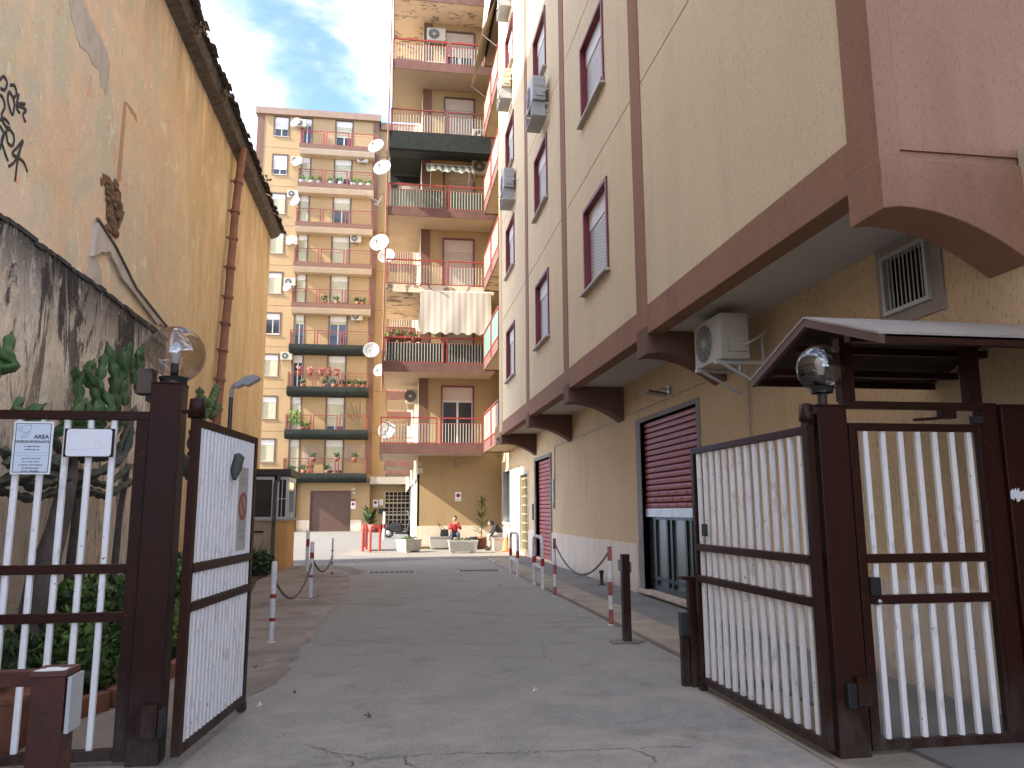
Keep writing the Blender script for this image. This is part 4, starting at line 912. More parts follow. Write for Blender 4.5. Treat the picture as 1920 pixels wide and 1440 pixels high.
q = atY(1908, 930, 4.595); b = MB(); r_ = random.Random(5)
for i in range(5): xx = q.x-.05+i*.022; b.prism([(xx, q.z-.02+r_.uniform(-.02, .02)), (xx+.024, q.z-.03+r_.uniform(-.01, .01)), (xx+.022, q.z+.035+r_.uniform(-.01, .02)), (xx+.002, q.z+.03)], 'Y', 4.594, 4.599)
b.v = [(x-4.125, y-4.70, z) for x, y, z in b.v]; b.build('torn_sticker', mSIGNW, pe)
def globe(label, x, y, z, r, stem):
    t_ = thing('globe_lamp', label, 'lamp', (x, y, z))
    MB().lathe([(r*.45, 0), (r*.45, .022), (r*.5, .03), (r*.5, .04), (0, .04)], 20).build('base_ring', mSCOOT, t_)
    if stem: MB().lathe([(.03, -.085), (.03, 0)], 12).build('stem', mPOST, t_)
    cz = .025+r*.90
    prof = []
    for i in range(25):
        a = -PI/2+.46+(PI-.46)*i/24; prof.append((max(.0005, r*math.cos(a)), cz+r*math.sin(a)))
    MB().lathe(prof, 40).build('globe', mGLOBE, t_)
    MB().lathe([(.0, .03), (.026, .03), (.026, .03+r*.55), (.018, .032+r*.55)], 14).build('lamp_holder', mIRON, t_)
    z0 = .03+r*.55
    MB().lathe([(.018, z0), (.024, z0+.02), (.031, z0+r*.42), (.034, z0+r*.5), (.032, z0+r*.62), (.02, z0+r*.75), (.0005, z0+r*.79)], 16).build('bulb', mSIGNW, t_)
    return t_
globe('smoked globe lamp on the left gate post', -1.435, 5.28, 2.33, .188, False)
globe('smaller smoked globe lamp on the right gate post', 2.79, 4.68, 2.255, .158, True)
# left fence panel
fp = thing('fence_panel', 'white barred fence panel with brown rails left of the gate', 'fence', (-1.56, 5.27, 0))
MB().box(-.075, 0, -.03, .03, .02, 2.05).build('stile', mPOST, fp, bev=.003); MB().box(-4.5, .0, -.032, .032, 2.085, 2.14).build('top_rail', mPOST, fp, bev=.003); MB().box(-.075, -.0, -.028, .028, 2.05, 2.085).build('stile', mPOST, fp)
MB().box(-4.5, -.075, -.03, .03, 1.125, 1.18).build('mid_rail', mPOST, fp, bev=.003); MB().box(-4.5, -.075, -.03, .03, .835, .89).build('mid_rail', mPOST, fp, bev=.003); MB().box(-4.5, -.075, -.03, .03, .03, .09).build('bottom_rail', mPOST, fp)
ms_ = [MB().prism([(-.017, -.012), (-.008, -.018), (.008, -.018), (.017, -.012), (.017, .012), (-.017, .012)], 'Z', a, b_).mesh('bar', mBARS) for a, b_ in ((.09, .832), (.893, 1.122), (1.183, 2.082))]
for i in range(28):
    for m_ in ms_: put('bar', m_, fp, loc=(-.215-i*.1395, 0, 0))
# area videosorvegliata sign
q = atY(22, 787, 5.22)
X0, X1, Z1, Z0_ = -2.345, -2.115, 2.065, 1.735
s1 = thing('surveillance_sign', 'white sign with a camera drawing and the words AREA VIDEOSORVEGLIATA', 'sign', (0, 5.225, 0))
MB().box(X0, X1, -.006, 0, Z0_, Z1).build('plate', mSIGNW, s1, bev=.002)
def outline(x0, x1, z0, z1, wd, y, mat, par, name):
    b = MB(); b.box(x0, x1, y, y+.001, z0, z0+wd).box(x0, x1, y, y+.001, z1-wd, z1).box(x0, x0+wd, y, y+.001, z0+wd, z1-wd).box(x1-wd, x1, y, y+.001, z0+wd, z1-wd); b.build(name, mat, par)
outline(X0+.012, X1-.012, Z0_+.012, Z1-.012, .0035, -.0078, mBLACK, s1, 'border_line')
MB().box(X0+.016, X1-.016, -.0068, -.006, Z0_+.016, Z1-.016).build('face', simple('pale blue sign face', (.60, .67, .73), .45, var=.04), s1)
cxm = (X0+X1)/2
def line(txt, z, size, x=None, al='CENTER', bold=0, mat=mBLACK): text_mesh(txt, size, 'lettering', mat, s1, faceM(Vector((x if x else cxm, -.0082, z))), .0004, al, bold)
line('AREA', Z1-.108, .036, X1-.022, 'RIGHT', .0006); line('VIDEOSORVEGLIATA', Z1-.134, .0215, None, 'CENTER', .0004)
line('la registrazione', Z1-.160, .0145); line("è effettuata da", Z1-.180, .0145)
MB().box(X0+.025, X1-.025, -.0078, -.0070, Z1-.196, Z1-.1945).box(X0+.025, X1-.025, -.0078, -.0070, Z1-.215, Z1-.2135).build('rule_line', mGREY, s1)
for i, tx in enumerate(['per fini di sicurezza', "art. 13 del codice", 'in materia di protezione', 'dei dati personali', '(D.Lgs. 196/2003)']): line(tx, Z1-.236-.0195*i, .0140)
def pen(pts, mat, par, y, wd=.0016):
    b = MB()
    for i in range(len(pts)-1):
        a = Vector((pts[i][0], 0, pts[i][1])); c_ = Vector((pts[i+1][0], 0, pts[i+1][1])); d = (c_-a).normalized(); nrm = Vector((-d.z, 0, d.x))*wd/2
        b.add([a-nrm+Vector((0, y, 0)), c_-nrm+Vector((0, y, 0)), c_+nrm+Vector((0, y, 0)), a+nrm+Vector((0, y, 0))], [(0, 1, 2, 3)])
    b.build('camera_drawing', mat, par)
cx0, cz0 = X0+.045, Z1-.05
pen([(cx0, cz0+.012), (cx0+.02, cz0+.026), (cx0+.055, cz0+.028), (cx0+.058, cz0+.005), (cx0+.05, cz0-.014), (cx0+.012, cz0-.022), (cx0-.002, cz0-.012)], mBLACK, s1, -.0082)
pen([(cx0+.012*math.cos(a*.7)-.006, cz0+.012*math.sin(a*.7)) for a in range(10)], mBLACK, s1, -.0082)
pen([(cx0+.034, cz0-.018), (cx0+.03, cz0-.034), (cx0+.005, cz0-.04), (cx0, cz0-.05), (cx0+.01, cz0-.055), (cx0+.036, cz0-.046), (cx0+.046, cz0-.03), (cx0+.044, cz0-.016)], mBLACK, s1, -.0082)
# blank sign
a_ = atY(122, 803, 5.22); c_ = atY(212, 857, 5.22)
s2 = thing('blank_sign', 'blank white plate in a dark frame, faint scratched lines', 'sign', (0, 5.225, 0))
MB().box(a_.x, c_.x, -.006, 0, c_.z, a_.z).build('frame', mPOST, s2, bev=.003)
hx, hz = (c_.x-a_.x), (a_.z-c_.z); P = []
for sx, sz, a0 in ((1, 1, 0), (-1, 1, 1), (-1, -1, 2), (1, -1, 3)):
    for k in range(5):
        an = (a0+k/4)*PI/2; P.append(((a_.x+c_.x)/2+sx*(hx/2-.033)+.018*math.cos(an), (a_.z+c_.z)/2+sz*(hz/2-.022)+.018*math.sin(an)))
MB().prism(P, 'Y', -.0095, -.006).build('plate', mSIGNW, s2)
pen([(a_.x+.03, c_.z+.045), (a_.x+.14, c_.z+.045), (a_.x+.145, c_.z+.052), (a_.x+.21, c_.z+.052)], mGREY, s2, -.0101, .0009)
pen([(a_.x+.185, c_.z+.055), (a_.x+.192, c_.z+.10)], mGREY, s2, -.0101, .0009); pen([(a_.x+.205, c_.z+.11), (a_.x+.235, c_.z+.06)], mGREY, s2, -.0101, .0009); pen([(a_.x+.2, c_.z+.105), (a_.x+.226, c_.z+.055)], mGREY, s2, -.0101, .0009)
# foreground bollard with rail
bo = thing('foreground_bollard', 'reddish brown square bollard with chipped cap and reflector, nearest the camera', 'bollard', (-1.235, 3.26, 0))
MB().box(-.06, .055, -.06, .06, 0, .905).build('shaft', mRPOST, bo, bev=.003); MB().box(-.066, .061, -.066, .066, .905, .925).build('cap', simple('peeling white cap', (.10, .035, .025), .5, var=.2, dirt=None, scale=5), bo, bev=.002)
MB().prism(jag([(-.055, -.058), (.045, -.06), (.05, -.01), (-.03, .0)], .008, 4, 4), 'Z', .925, .9275).build('paint_flake', mSIGNW, bo)
MB().box(-1.2, -.06, -.025, .03, .865, .92).build('rail', mRPOST, bo, bev=.003)
MB().box(.06, .075, -.05, .07, .70, .90).build('reflector', simple('reflector plate', (.42, .45, .46), .12, 0, .7), bo, bev=.002); MB().box(.0752, .0765, -.05, .072, .70, .90).build('clear_film', simple('clear film', (.60, .62, .62), .1), bo) if 0 else None
# pedestrian gate
pg = barred_leaf('pedestrian_gate', 'closed pedestrian gate with seven chipped white bars under the porch roof', 'gate', (2.935, 4.66, 0), 0, 1.0, 2.055, .035, (1.185, .93), 7, barw=.036, foot=False)
MB().box(.06, .13, -.04, .02, .96, 1.07).build('lock_box', mIRON, pg); MB().lathe([(.0, 0), (.014, 0), (.014, .03), (0, .03)], 8, M=Matrix.Translation((.10, -.04, .925)) @ Matrix.Rotation(PI/2, 4, 'X')).build('keyhole', mCHROME, pg)
gf = thing('porch_frame', 'brown lintel and uprights holding the porch roof above the pedestrian gate', 'frame', (2.905, 4.66, 0))
MB().box(0, 1.125, -.03, .03, 2.15, 2.20).build('lintel', mPOST, gf, bev=.003); MB().box(.0, .09, -.03, .05, 2.2, 2.62).build('upright', mPOST, gf); MB().box(.93, 1.02, -.03, .05, 2.2, 2.62).build('upright', mPOST, gf); MB().box(1.0, 1.12, -.028, .05, .02, 2.15).build('jamb', mPOST, gf); MB().box(.70, .80, -.05, .01, 2.09, 2.15).build('door_closer', mPOST, gf)
MB().tube([(.74, -.04, 2.1), (.62, -.06, 2.085), (.5, -.02, 2.08)], .01, 6).build('closer_arm', mPOST, gf)
MB().box(.93, .99, -.05, .0, 2.06, 2.11).build('door_hinge', mIRON, gf)
# porch roof: gable, ridge along x
pf = thing('porch_roof', 'small brown gabled porch roof with pale metal top over the pedestrian gate', 'porch roof')
x0, x1, ya, yr, yb, ze, zr = 2.8, 4.38, 4.04, 4.85, 5.69, 2.50, 2.79
for (p, q) in (((ya, ze), (yr, zr)), ((yr, zr), (yb, ze))):
    MB().prism([(p[0], p[1]+.012), (q[0], q[1]+.012), (q[0], q[1]+.026), (p[0], p[1]+.026)], 'X', x0-.01, x1).build('roof_sheet', mCANT, pf)
    MB().prism([(p[0], p[1]-.002), (q[0], q[1]-.002), (q[0], q[1]+.011), (p[0], p[1]+.011)], 'X', x0+.04, x1-.01).build('ceiling_board', mCANB, pf)
    MB().prism([(p[0], p[1]-.045), (q[0], q[1]-.045), (q[0], q[1]+.012), (p[0], p[1]+.012)], 'X', x0-.005, x0+.03).build('barge_board', simple('barge brown', (.10, .05, .038), .5) if 'barge brown' not in bpy.data.materials else bpy.data.materials['barge brown'], pf)
MB().box(x0+.03, x1, ya-.0, ya+.03, ze-.04, ze+.01).build('fascia', mPOST, pf); MB().box(x0+.03, x1, yb-.03, yb, ze-.04, ze+.01).build('fascia', mPOST, pf)
for yy, zz in ((5.1, 2.66), (5.42, 2.55), (4.45, 2.60)): MB().box(x0+.05, x1, yy-.03, yy+.03, zz-.05, zz).build('purlin', mPOST, pf)
# motor housing and short posts by the right leaf
sp = thing('gate_stop_post', 'short brown double stop post behind the right gate leaf', 'post', (2.60, 6.60, 0))
MB().box(-.035, .035, .02, .09, 0, .90).build('shaft', mPOST, sp, bev=.003); MB().box(-.10, -.045, .06, .12, 0, .45).build('shaft', mPOST, sp, bev=.003); MB().box(-.11, -.03, .02, .11, .42, .62).build('photocell', mSCOOT, sp, bev=.006)
MB().box(-.1, .04, .0, .1, .895, .92).build('cap', mPOST, sp)
# ================================================================== STREET POSTS AND CHAINS
def chain_post(label, x, y, h, bands, r=.036, base=mWPAINT, group='striped chain posts', faded=False, cap=None):
    t_ = thing('chain_post', label, 'bollard', (x, y, 0), group=group)
    MB().lathe([(r, 0), (r, h), (r*.6, h+.01), (.0005, h+.012)], 14).build('pole', base, t_)
    for a, b_ in bands: MB().lathe([(r+.0015, a), (r+.0015, b_)], 14).build('red_band', mBANDF if faded else mBAND, t_)
    MB().lathe([(r+.02, 0), (r+.02, .012), (r, .014)], 12).build('foot', mWPAINT, t_)
    return t_
zR = .105
chain_post('faded red and white chain post nearest on the right kerb', 2.885, 10.26, 1.02, [(0, .2), (.38, .56), (.83, 1.02)], .028, faded=True)
chain_post('second faded red and white chain post on the right kerb', 2.87, 13.8, 1.0, [(0, .16), (.38, .55), (.82, 1.0)], .028, faded=True)
chain_post('leaning white post with red bands nearest on the left pavement', -1.36, 9.64, .91, [(.24, .28), (.50, .55)], .032)
chain_post('thin white post beside the chain on the left pavement', -1.36, 14.04, .97, [(.70, .80), (.38, .42), (.0, .03)], .034)
chain_post('farthest thin white post with dark marks on the left', -1.39, 19.22, .86, [(.0, .08), (.26, .31), (.56, .6)], .022)
chain_post('tall white post with a red band behind the left chain', -2.12, 20.7, 1.0, [(.62, .80)], .045)
chain_post('white post with red band beside the parked scooter', -.43, 43.5, 1.45, [(.55, .8)], .07)
MB().box(-.02, .02, 0, .0, 0, 0) if 0 else None
def chain(label, p, q, sag, group='chains between the posts', link=.045):
    t_ = thing('chain', label, 'chain', p, group=group); p = Vector(p); q = Vector(q); L_ = (q-p).length
    n = int(math.sqrt(L_**2+5*sag*sag)/link); b = MB(); prev = None
    for i in range(n+1):
        s = i/n; c = (q-p)*s+Vector((0, 0, -4*sag*s*(1-s)))
        if prev is not None:
            d = (c-prev).normalized(); u = Vector((0, 0, 1)).cross(d).normalized(); v = d.cross(u); w_ = u if i % 2 else v; m_ = (c+prev)/2
            P = [m_+d*math.cos(a)*link*.68+w_*math.sin(a)*.016 for a in [k*PI/3 for k in range(7)]]
            b.tube(P, .0052, 4, cap=False)
        prev = c
    b.build('links', mCHAIN, t_, kind='stuff'); return t_
chain('dark chain hanging between the two faded right posts', (2.87, 13.78, .93), (2.885, 10.29, .95), .42)
chain('pale chain sagging between the first two left posts', (-1.36, 9.66, .72), (-1.36, 14.02, .62), .38)
chain('short chain hanging from the second left post', (-1.36, 14.06, .72), (-1.39, 19.2, .45), .30)
def hoop(label, xa, ya, xb, yb, h, col, bands, r=.036, bar_z=None, cat='hoop barrier', group=None):
    t_ = thing('hoop_barrier', label, cat, ((xa+xb)/2, (ya+yb)/2, 0), group=group); p = Vector((xa-(xa+xb)/2, ya-(ya+yb)/2, 0)); q = -p; R_ = min(.16, (q-p).length*.45); d = (q-p).normalized(); P = [p]
    for k in range(7): a = PI/2*k/6; P.append(p+d*(R_-R_*math.cos(a))+Vector((0, 0, h-R_+R_*math.sin(a))))
    for k in range(7): a = PI/2*(1-k/6); P.append(q-d*(R_-R_*math.cos(a))+Vector((0, 0, h-R_+R_*math.sin(a))))
    P.append(q); MB().tube(P, r, 12).build('hoop', col, t_)
    for a, b_ in bands:
        for c_ in (p, q): MB().lathe([(r+.002, a), (r+.002, b_)], 12, c_).build('red_band', mBAND, t_)
    if bar_z: MB().box(-.02, .02, 0, (q-p).length, bar_z-.03, bar_z+.03, Matrix.Translation(p) @ Matrix.Rotation(math.atan2(d.y, d.x)-PI/2, 4, 'Z')).build('cross_bar', col, t_)
    return t_
hoop('white hoop barrier with red bands, nearer one on the right kerb', 2.87, 14.95, 2.87, 15.85, .98, mWPAINT, [(.44, .58)], bar_z=.42, group='white hoops on the right kerb')
hoop('white hoop barrier with red bands, farther one on the right kerb', 2.86, 17.9, 2.87, 19.05, .97, mWPAINT, [(.42, .58)], bar_z=.36, group='white hoops on the right kerb')
hoop('bright red hoop barrier standing in the light, right one', -.78, 29.4, -.45, 30.3, .93, mHOOPR, [], r=.045, group='red hoops')
hr = hoop('red hoop barrier seen edge on, left one', -1.08, 30.2, -.99, 31.6, .95, mHOOPR, [], r=.05, bar_z=None, group='red hoops')
MB().box(-.012, .012, -.65, .65, .12, .85, Matrix.Rotation(-.065, 4, 'Z')).build('red_panel', mHOOPR, hr)
# steel post with lock box on the kerb
ps = thing('square_post', 'dark brown square steel post set in a pale concrete foot on the right', 'post', (2.69, 8.92, 0))
MB().box(-.045, .045, -.045, .045, 0, .99).build('shaft', mPOST, ps, bev=.003); MB().box(-.075, -.045, -.03, .04, .80, .93).box(.046, .068, -.03, .04, .78, .9).build('sensor', simple('sensor grey', (.14, .15, .15), .4), ps)
MB().prism(jag([(-.2, -.12), (.1, -.14), (.22, .02), (.05, .16), (-.18, .1)], .02, 4, 3), 'Z', -.005, .018).build('concrete_foot', mPALE, ps)
# ground anchored little black post by wall
lb = thing('short_black_post', 'stubby black post standing by the wall under the chain', 'post', (4.1, 15.2, .04)); MB().lathe([(.06, 0), (.06, .02), (.035, .03), (.035, .22), (.05, .23), (.05, .28), (0, .29)], 12).build('shaft', mIRON, lb)

# ================================================================== AIR CONDITIONERS
def ac_unit(label, loc, rz, w_=.80, h_=.55, d_=.30, casing=mPLASW, bracket=True, group='air conditioners on the facades', fan=True):
    """local: fan face on -y, body spans x -w/2..w/2, z 0..h; back at y=+d"""
    t_ = thing('air_conditioner', label, 'air conditioner', loc, rz, group)
    bm_key = ('casing', w_, h_, d_); put('casing', cm(bm_key, lambda: MB().box(-w_/2, w_/2, 0, d_, 0, h_), casing), t_, bev=.015)
    def side():
        b = MB(); b.box(w_/2, w_/2+.012, .04, d_-.03, h_*.55, h_*.92).box(w_/2, w_/2+.03, .08, d_-.04, .08, h_*.42).box(w_/2, w_/2+.02, .1, d_-.05, h_*.80, h_*.86); return b
    put('valve_cover', cm(('valve_cover', w_, h_, d_), side, casing), t_, bev=.006)
    r_f = h_*.42; fx = -w_*.12
    if fan:
        def fg():
            b = MB(); MM = Matrix.Translation((fx, -.004, h_/2)) @ Matrix.Rotation(PI/2, 4, 'X')
            for i in range(1, 6): r_ = r_f*i/5; b.lathe([(r_-.006, .0), (r_, .008), (r_+.0, .0)], 24, M=MM)
            for i in range(12): b.box(-.003, .003, .0, .006, 0, r_f, Matrix.Translation((fx, -.012, h_/2)) @ Matrix.Rotation(i*PI/6, 4, 'Y'))
            return b
        put('fan_recess', cm(('fan_recess', w_, h_), lambda: MB().lathe([(.0005, 0), (r_f, 0)], 28, M=Matrix.Translation((fx, -.003, h_/2)) @ Matrix.Rotation(PI/2, 4, 'X')), simple('fan dark', (.06, .06, .055), .6) if 'fan dark' not in bpy.data.materials else bpy.data.materials['fan dark']), t_)
        put('fan_grille', cm(('fan_grille', w_, h_), fg, mPLASG), t_)
        put('fan_hub', cm(('fan_hub', w_, h_), lambda: MB().lathe([(.0005, .016), (r_f*.22, .012), (r_f*.25, 0)], 16, M=Matrix.Translation((fx, -.003, h_/2)) @ Matrix.Rotation(PI/2, 4, 'X')), casing), t_)
    if bracket:
        def br():
            b = MB()
            for xx in (0,): b.box(xx-.02, xx+.02, -.04, d_+.22, -.045, -.004); b.box(xx-.02, xx+.02, d_+.19, d_+.22, -.045, .32); bar(b, (xx, d_+.2, -.3), (xx, .05, -.04), .03, .03)
            return b
        for xs_ in (-w_*.36, w_*.36): put('wall_bracket', cm(('wall_bracket', w_, d_), br, mALU), t_, loc=(xs_, 0, 0))
    put('pipe', cm(('pipe', w_, h_, d_), lambda: MB().tube([(w_/2, d_*.6, h_*.3), (w_/2+.06, d_*.8, h_*.3), (w_/2+.05, d_+.08, h_*.45), (w_/2, d_+.20, h_*.6)], .014, 6), mALU), t_)
    return t_
ac_unit('large cream air conditioner under the overhang beside the bracket', (3.68, 8.58, 3.20), RX, .80, .54, .34)
fac = [('grey air conditioner on the second window bay of the facade', (2.93, 16.25, 10.62), mPLASG), ('grey air conditioner near the facade corner, lower one', (2.97, 21.1, 10.64), mPLASG), ('sunlit air conditioner near the facade corner, upper one', (2.97, 21.6, 14.05), mPLASW), ('air conditioner at the very top near the facade corner', (2.97, 21.6, 17.1), mPLASW)]
for lb_, p_, m_ in fac:
    a = ac_unit(lb_, p_, RX, .85, .58, .30, m_); MB().box(-.42, .42, -.02, .33, -.38, -.36).box(-.42, -.39, -.02, .3, -.36, -.045).box(.30, .33, -.02, .3, -.36, -.045).build('drip_tray', mPLASG, a)
def at_far(px, py_, lb_, s=1, m_=mPLASW):
    q = atY(px, py_, YFW-.45); ac_unit(lb_, (q.x, YFW-.45, q.z-.3), 0, .85*s, .6*s, .3, m_, group='air conditioners on the far building')
at_far(564, 230, 'air conditioner beside the top left window, behind a dish'); at_far(680, 297, 'air conditioner right of the second balcony from the top'); at_far(556, 300, 'air conditioner behind a dish one floor below the top')
at_far(549, 363, 'air conditioner left of the third balcony from the top'); at_far(547, 451, 'air conditioner left of the fourth balcony from the top'); at_far(667, 447, 'air conditioner with a dark fan right of the fourth balcony door')
at_far(543, 528, 'air conditioner behind the grey twin dishes'); at_far(669, 593, 'air conditioner right of the sixth balcony from the top'); at_far(537, 667, 'lowest air conditioner left of the flower balcony')
q = atY(818, 75, 31.1); ac_unit('air conditioner high on the loggia wall of the top balcony', (q.x, 31.1, q.z), 0, .8, .58, .3)
q = atY(817, 108, 31.0); ac_unit('air conditioner standing on the top balcony floor', (1.5, 30.9, LV[5]+.05), 0, .8, .6, .3, bracket=False)
q = atY(903, 312, 31.1); ac_unit('round fan air conditioner right of the green striped awning', (q.x, 31.1, q.z-.3), 0, .8, .6, .3)
q = atY(893, 238, 30.6); ac_unit('white air conditioner standing on the netted balcony', (3.45, 30.55, LV[4]+.04), 0, .8, .6, .3, bracket=False)
q = atY(770, 733, 31.8); ac_unit('air conditioner at the pillar under the second balcony', (.72, 33.0, 6.05), 0, .5, .6, .3)
# ================================================================== DISHES
def dish(label, p, aim, r, mat=mDISH, pole=None):
    t_ = thing('satellite_dish', label, 'satellite dish', p, group='satellite dishes'); a = Vector(aim).normalized(); M_ = a.to_track_quat('Z', 'Y').to_matrix().to_4x4()
    MB().lathe([(.0005, -r*.22), (r*.4, -r*.185), (r*.75, -r*.09), (r, .0), (r+.012, .0), (r*.75, -r*.11), (r*.4, -r*.21), (.0005, -r*.245)], 26, M=M_).build('reflector', mat, t_)
    s = Vector((0, 0, -1)); s = (s-a*s.dot(a)).normalized(); lnb = a*r*.85+s*r*.35
    MB().tube([s*r*.98, lnb], .014, 6).build('feed_arm', mPLASG, t_); MB().tube([lnb-a*.06, lnb+a*.05], .035, 8).build('receiver', mat, t_)
    if pole is not None: MB().tube([-a*r*.22, -a*r*.22+Vector(pole)], .022, 8).build('mount', mPLASG, t_)
    return t_
dish('white dish highest on the tower corner', (-.95, 29.7, 16.05), (-.5, -1, .35), .33, pole=(.45, .3, -.1))
dish('white dish with a faded printed ring below the highest one', (-.68, 29.6, 15.1), (-.42, -1, .30), .36, pole=(.25, .3, 0))
dish('large white dish beside the third balcony', (-.72, 29.6, 11.95), (-.35, -1, .3), .38, pole=(.25, .3, -.1)); dish('white dish tucked behind the large one at the third balcony', (-.45, 30.6, 11.75), (-.3, -1, .3), .34, pole=(0, .1, -.3))
dish('rust stained dish left of the screened balcony', (-.93, 29.8, 7.66), (-.2, -1, .2), .31, pole=(.45, .2, 0)); dish('small dish below the rust stained one', (-.62, 30.8, 7.05), (-.5, -1, .3), .26, pole=(.1, .1, .2))
dish('white dish standing on the lowest balcony', (-.28, 30.5, 4.62), (-.3, -1, .25), .34, pole=(0, .05, -.4))
for px_, py_, lb_, m_ in ((553, 229, 'dish by the top left window of the far building', mDISH), (557, 303, 'dish one floor below the top of the far building', mDISH), (553, 377, 'dish two floors below the top of the far building', mDISH), (545, 450, 'small dish three floors below the top of the far building', mDISH), (538, 538, 'grey dish four floors below the top of the far building', mGREYD)):
    q = atY(px_, py_, 59.2); dish(lb_, q, (-.6, -1, .35), .42 if m_ == mDISH else .36, m_, pole=(.2, .7, -.2))
q = atY(702, 373, 29.7); an = thing('antenna', 'white yagi antenna pointing left on the tower corner', 'antenna', q)
MB().tube([(-.42, 0, .22), (.22, 0, -.16)], .012, 6).build('boom', mDISH, an)
for i in range(7): c = Vector((-.38+i*.08, 0, .2-i*.048)); MB().tube([c+Vector((-.03, -.1, -.08)), c+Vector((.03, .1, .08))], .010, 5).build('element', mDISH, an)
MB().tube([(.12, -.1, -.32), (.30, .05, .12)], .02, 5).tube([(.02, -.1, -.26), (.34, .05, -.1)], .02, 5).build('reflector', mDISH, an); MB().tube([(.22, 0, -.16), (.35, .2, -.3)], .014, 5).build('mount', mPLASG, an)
# ================================================================== AWNINGS
def cloth(x0, x1, fn, n=40, m=14):
    b = MB(); vs = []
    for j in range(m+1):
        for i in range(n+1): vs.append(fn(i/n, j/m))
    b.add(vs, [(j*(n+1)+i, j*(n+1)+i+1, (j+1)*(n+1)+i+1, (j+1)*(n+1)+i) for j in range(m) for i in range(n)], True); return b
t_ = thing('drop_awning', 'long cream striped awning hanging down over the second balcony', 'awning')
cloth(0, 1, lambda u, v: (.92+2.82*u+.02*v, 29.90-.05-.10*v-.012*math.sin(u*24+3*v)*v-.05*math.exp(-((u-.33-.2*(1-v))/.10)**2)*v, 10.12-1.72*v-(.05*math.sin(u*40) if v > .99 else 0)-.10*(1-u)*v*.2), 60, 16).build('cloth', mAWN1, t_)
MB().tube([(.9, 29.93, 10.12), (3.76, 29.93, 10.12)], .04, 8).build('roller', mWHITE, t_); MB().tube([(.93, 29.79, 8.50), (3.75, 29.79, 8.50)], .018, 6).build('bottom_bar', mWHITE, t_)
t_ = thing('green_awning', 'short green and white striped awning on the fourth balcony', 'awning')
cloth(0, 1, lambda u, v: (1.12+1.95*u, 30.9-.75*v, 15.95-.50*v-(.10+.035*math.sin(u*44) if v > .95 else 0)-.04*math.sin(u*20)*v), 60, 10).build('cloth', mAWN2, t_)
MB().tube([(1.12, 30.93, 15.97), (3.07, 30.93, 15.97)], .04, 8).build('roller', mWHITE, t_)
for xx in (1.3, 2.9): MB().tube([(xx, 30.9, 14.9), (xx, 30.2, 15.45)], .015, 6).build('arm', mWHITE, t_)
t_ = thing('grey_awning', 'slanting grey striped awning on the side balcony next to the facade corner', 'awning')
cloth(0, 1, lambda u, v: (3.42-.62*v, 25.1+3.9*u, 20.0-1.6*v-.03*math.sin(u*30)*v-(.08 if v > .95 else 0)), 40, 10).build('cloth', mAWN3, t_)
for yy in (25.3, 28.8): MB().tube([(3.4, yy, 18.0), (2.82, yy, 18.45)], .02, 6).build('arm', mWHITE, t_)
t_ = thing('white_awning', 'rolled white sun blind on the upper side balcony', 'awning')
cloth(0, 1, lambda u, v: (3.40-.16*v, 25.05+4.1*u, 22.6-2.3*v-.02*math.sin(u*26)*v), 30, 8).build('cloth', mWHITE, t_)
# ================================================================== LAMPS
q = atX(1230, 738, 4.15); sp_ = thing('wall_floodlight', 'small dark floodlight on an arm above the roller shutter', 'lamp', q)
MB().box(-.16, .16, -.13, .13, -.012, .02, Matrix.Rotation(.15, 4, 'Y')).build('housing', simple('bronze lamp', (.12, .09, .07), .4), sp_, bev=.006); MB().tube([(0, 0, .02), (.10, 0, .1), (.23, 0, .06)], .018, 8).build('arm', mALU, sp_); MB().box(.2, .236, -.05, .05, -.02, .12).build('wall_plate', mALU, sp_)
MB().box(-.13, .13, -.10, .10, -.018, -.0125, Matrix.Rotation(.15, 4, 'Y')).build('lens', mCREAM, sp_)
sl_ = thing('street_lamp', 'slim grey street lamp leaning out beside the old wall behind the left gate', 'street lamp', (atY(431, 790, 15).x, 15, 0))
MB().tube([(0, 0, 0), (0, 0, 3.62)], .04, 10).build('pole', mSCOOT, sl_); MB().tube([(0, 0, 3.62), (0, 0, 3.77), (.04, -.02, 3.85), (.12, -.02, 3.89)], .038, 10).build('neck', mPLASG, sl_)
b = MB(); b.prism([(.04, 3.83), (.10, 3.79), (.22, 3.86), (.30, 3.83), (.50, 3.96), (.52, 4.01), (.42, 4.05), (.25, 4.02), (.08, 3.89)], 'Y', -.12, .10); b.build('head', mPLASG, sl_, bev=.015)
# ================================================================== GATEHOUSE
gh = thing('gatehouse', 'small flat roofed gatehouse with glazed upper half at the end of the old wall', 'gatehouse', (0, 0, 0))
yc = 21.5; MB().box(-3.78, -3.09, yc, 23.1, 0, 1.26).build('wall', mCAB, gh); MB().box(-3.09, -2.755, yc-.03, 23.1, 0, 1.26).build('wall', mCABO, gh); MB().box(-3.8, -2.70, yc-.07, 23.2, 1.26, 1.32).build('sill', mSTONE, gh)
for a, c_, nm in ((-3.76, -3.13, mALU), (-3.05, -2.77, mALU)):
    w_ = MB().box(a, a+.05, yc-.01, yc+.03, 1.32, 2.42).box(c_-.05, c_, yc-.01, yc+.03, 1.32, 2.42).box(a+.05, c_-.05, yc-.01, yc+.03, 2.34, 2.42).box(a+.05, c_-.05, yc-.01, yc+.03, 1.32, 1.36).build('window', nm, gh); MB().quad((a, yc+.02, 1.32), (c_, yc+.02, 1.32), (c_, yc+.02, 2.42), (a, yc+.02, 2.42)).build('pane', mGLASSD, w_)
    if c_ > -3: MB().box(a+.12, a+.14, yc, yc+.015, 1.36, 2.34).box(a+.05, c_-.05, yc, yc+.015, 1.83, 1.85).build('glazing_bar', mALU, w_)
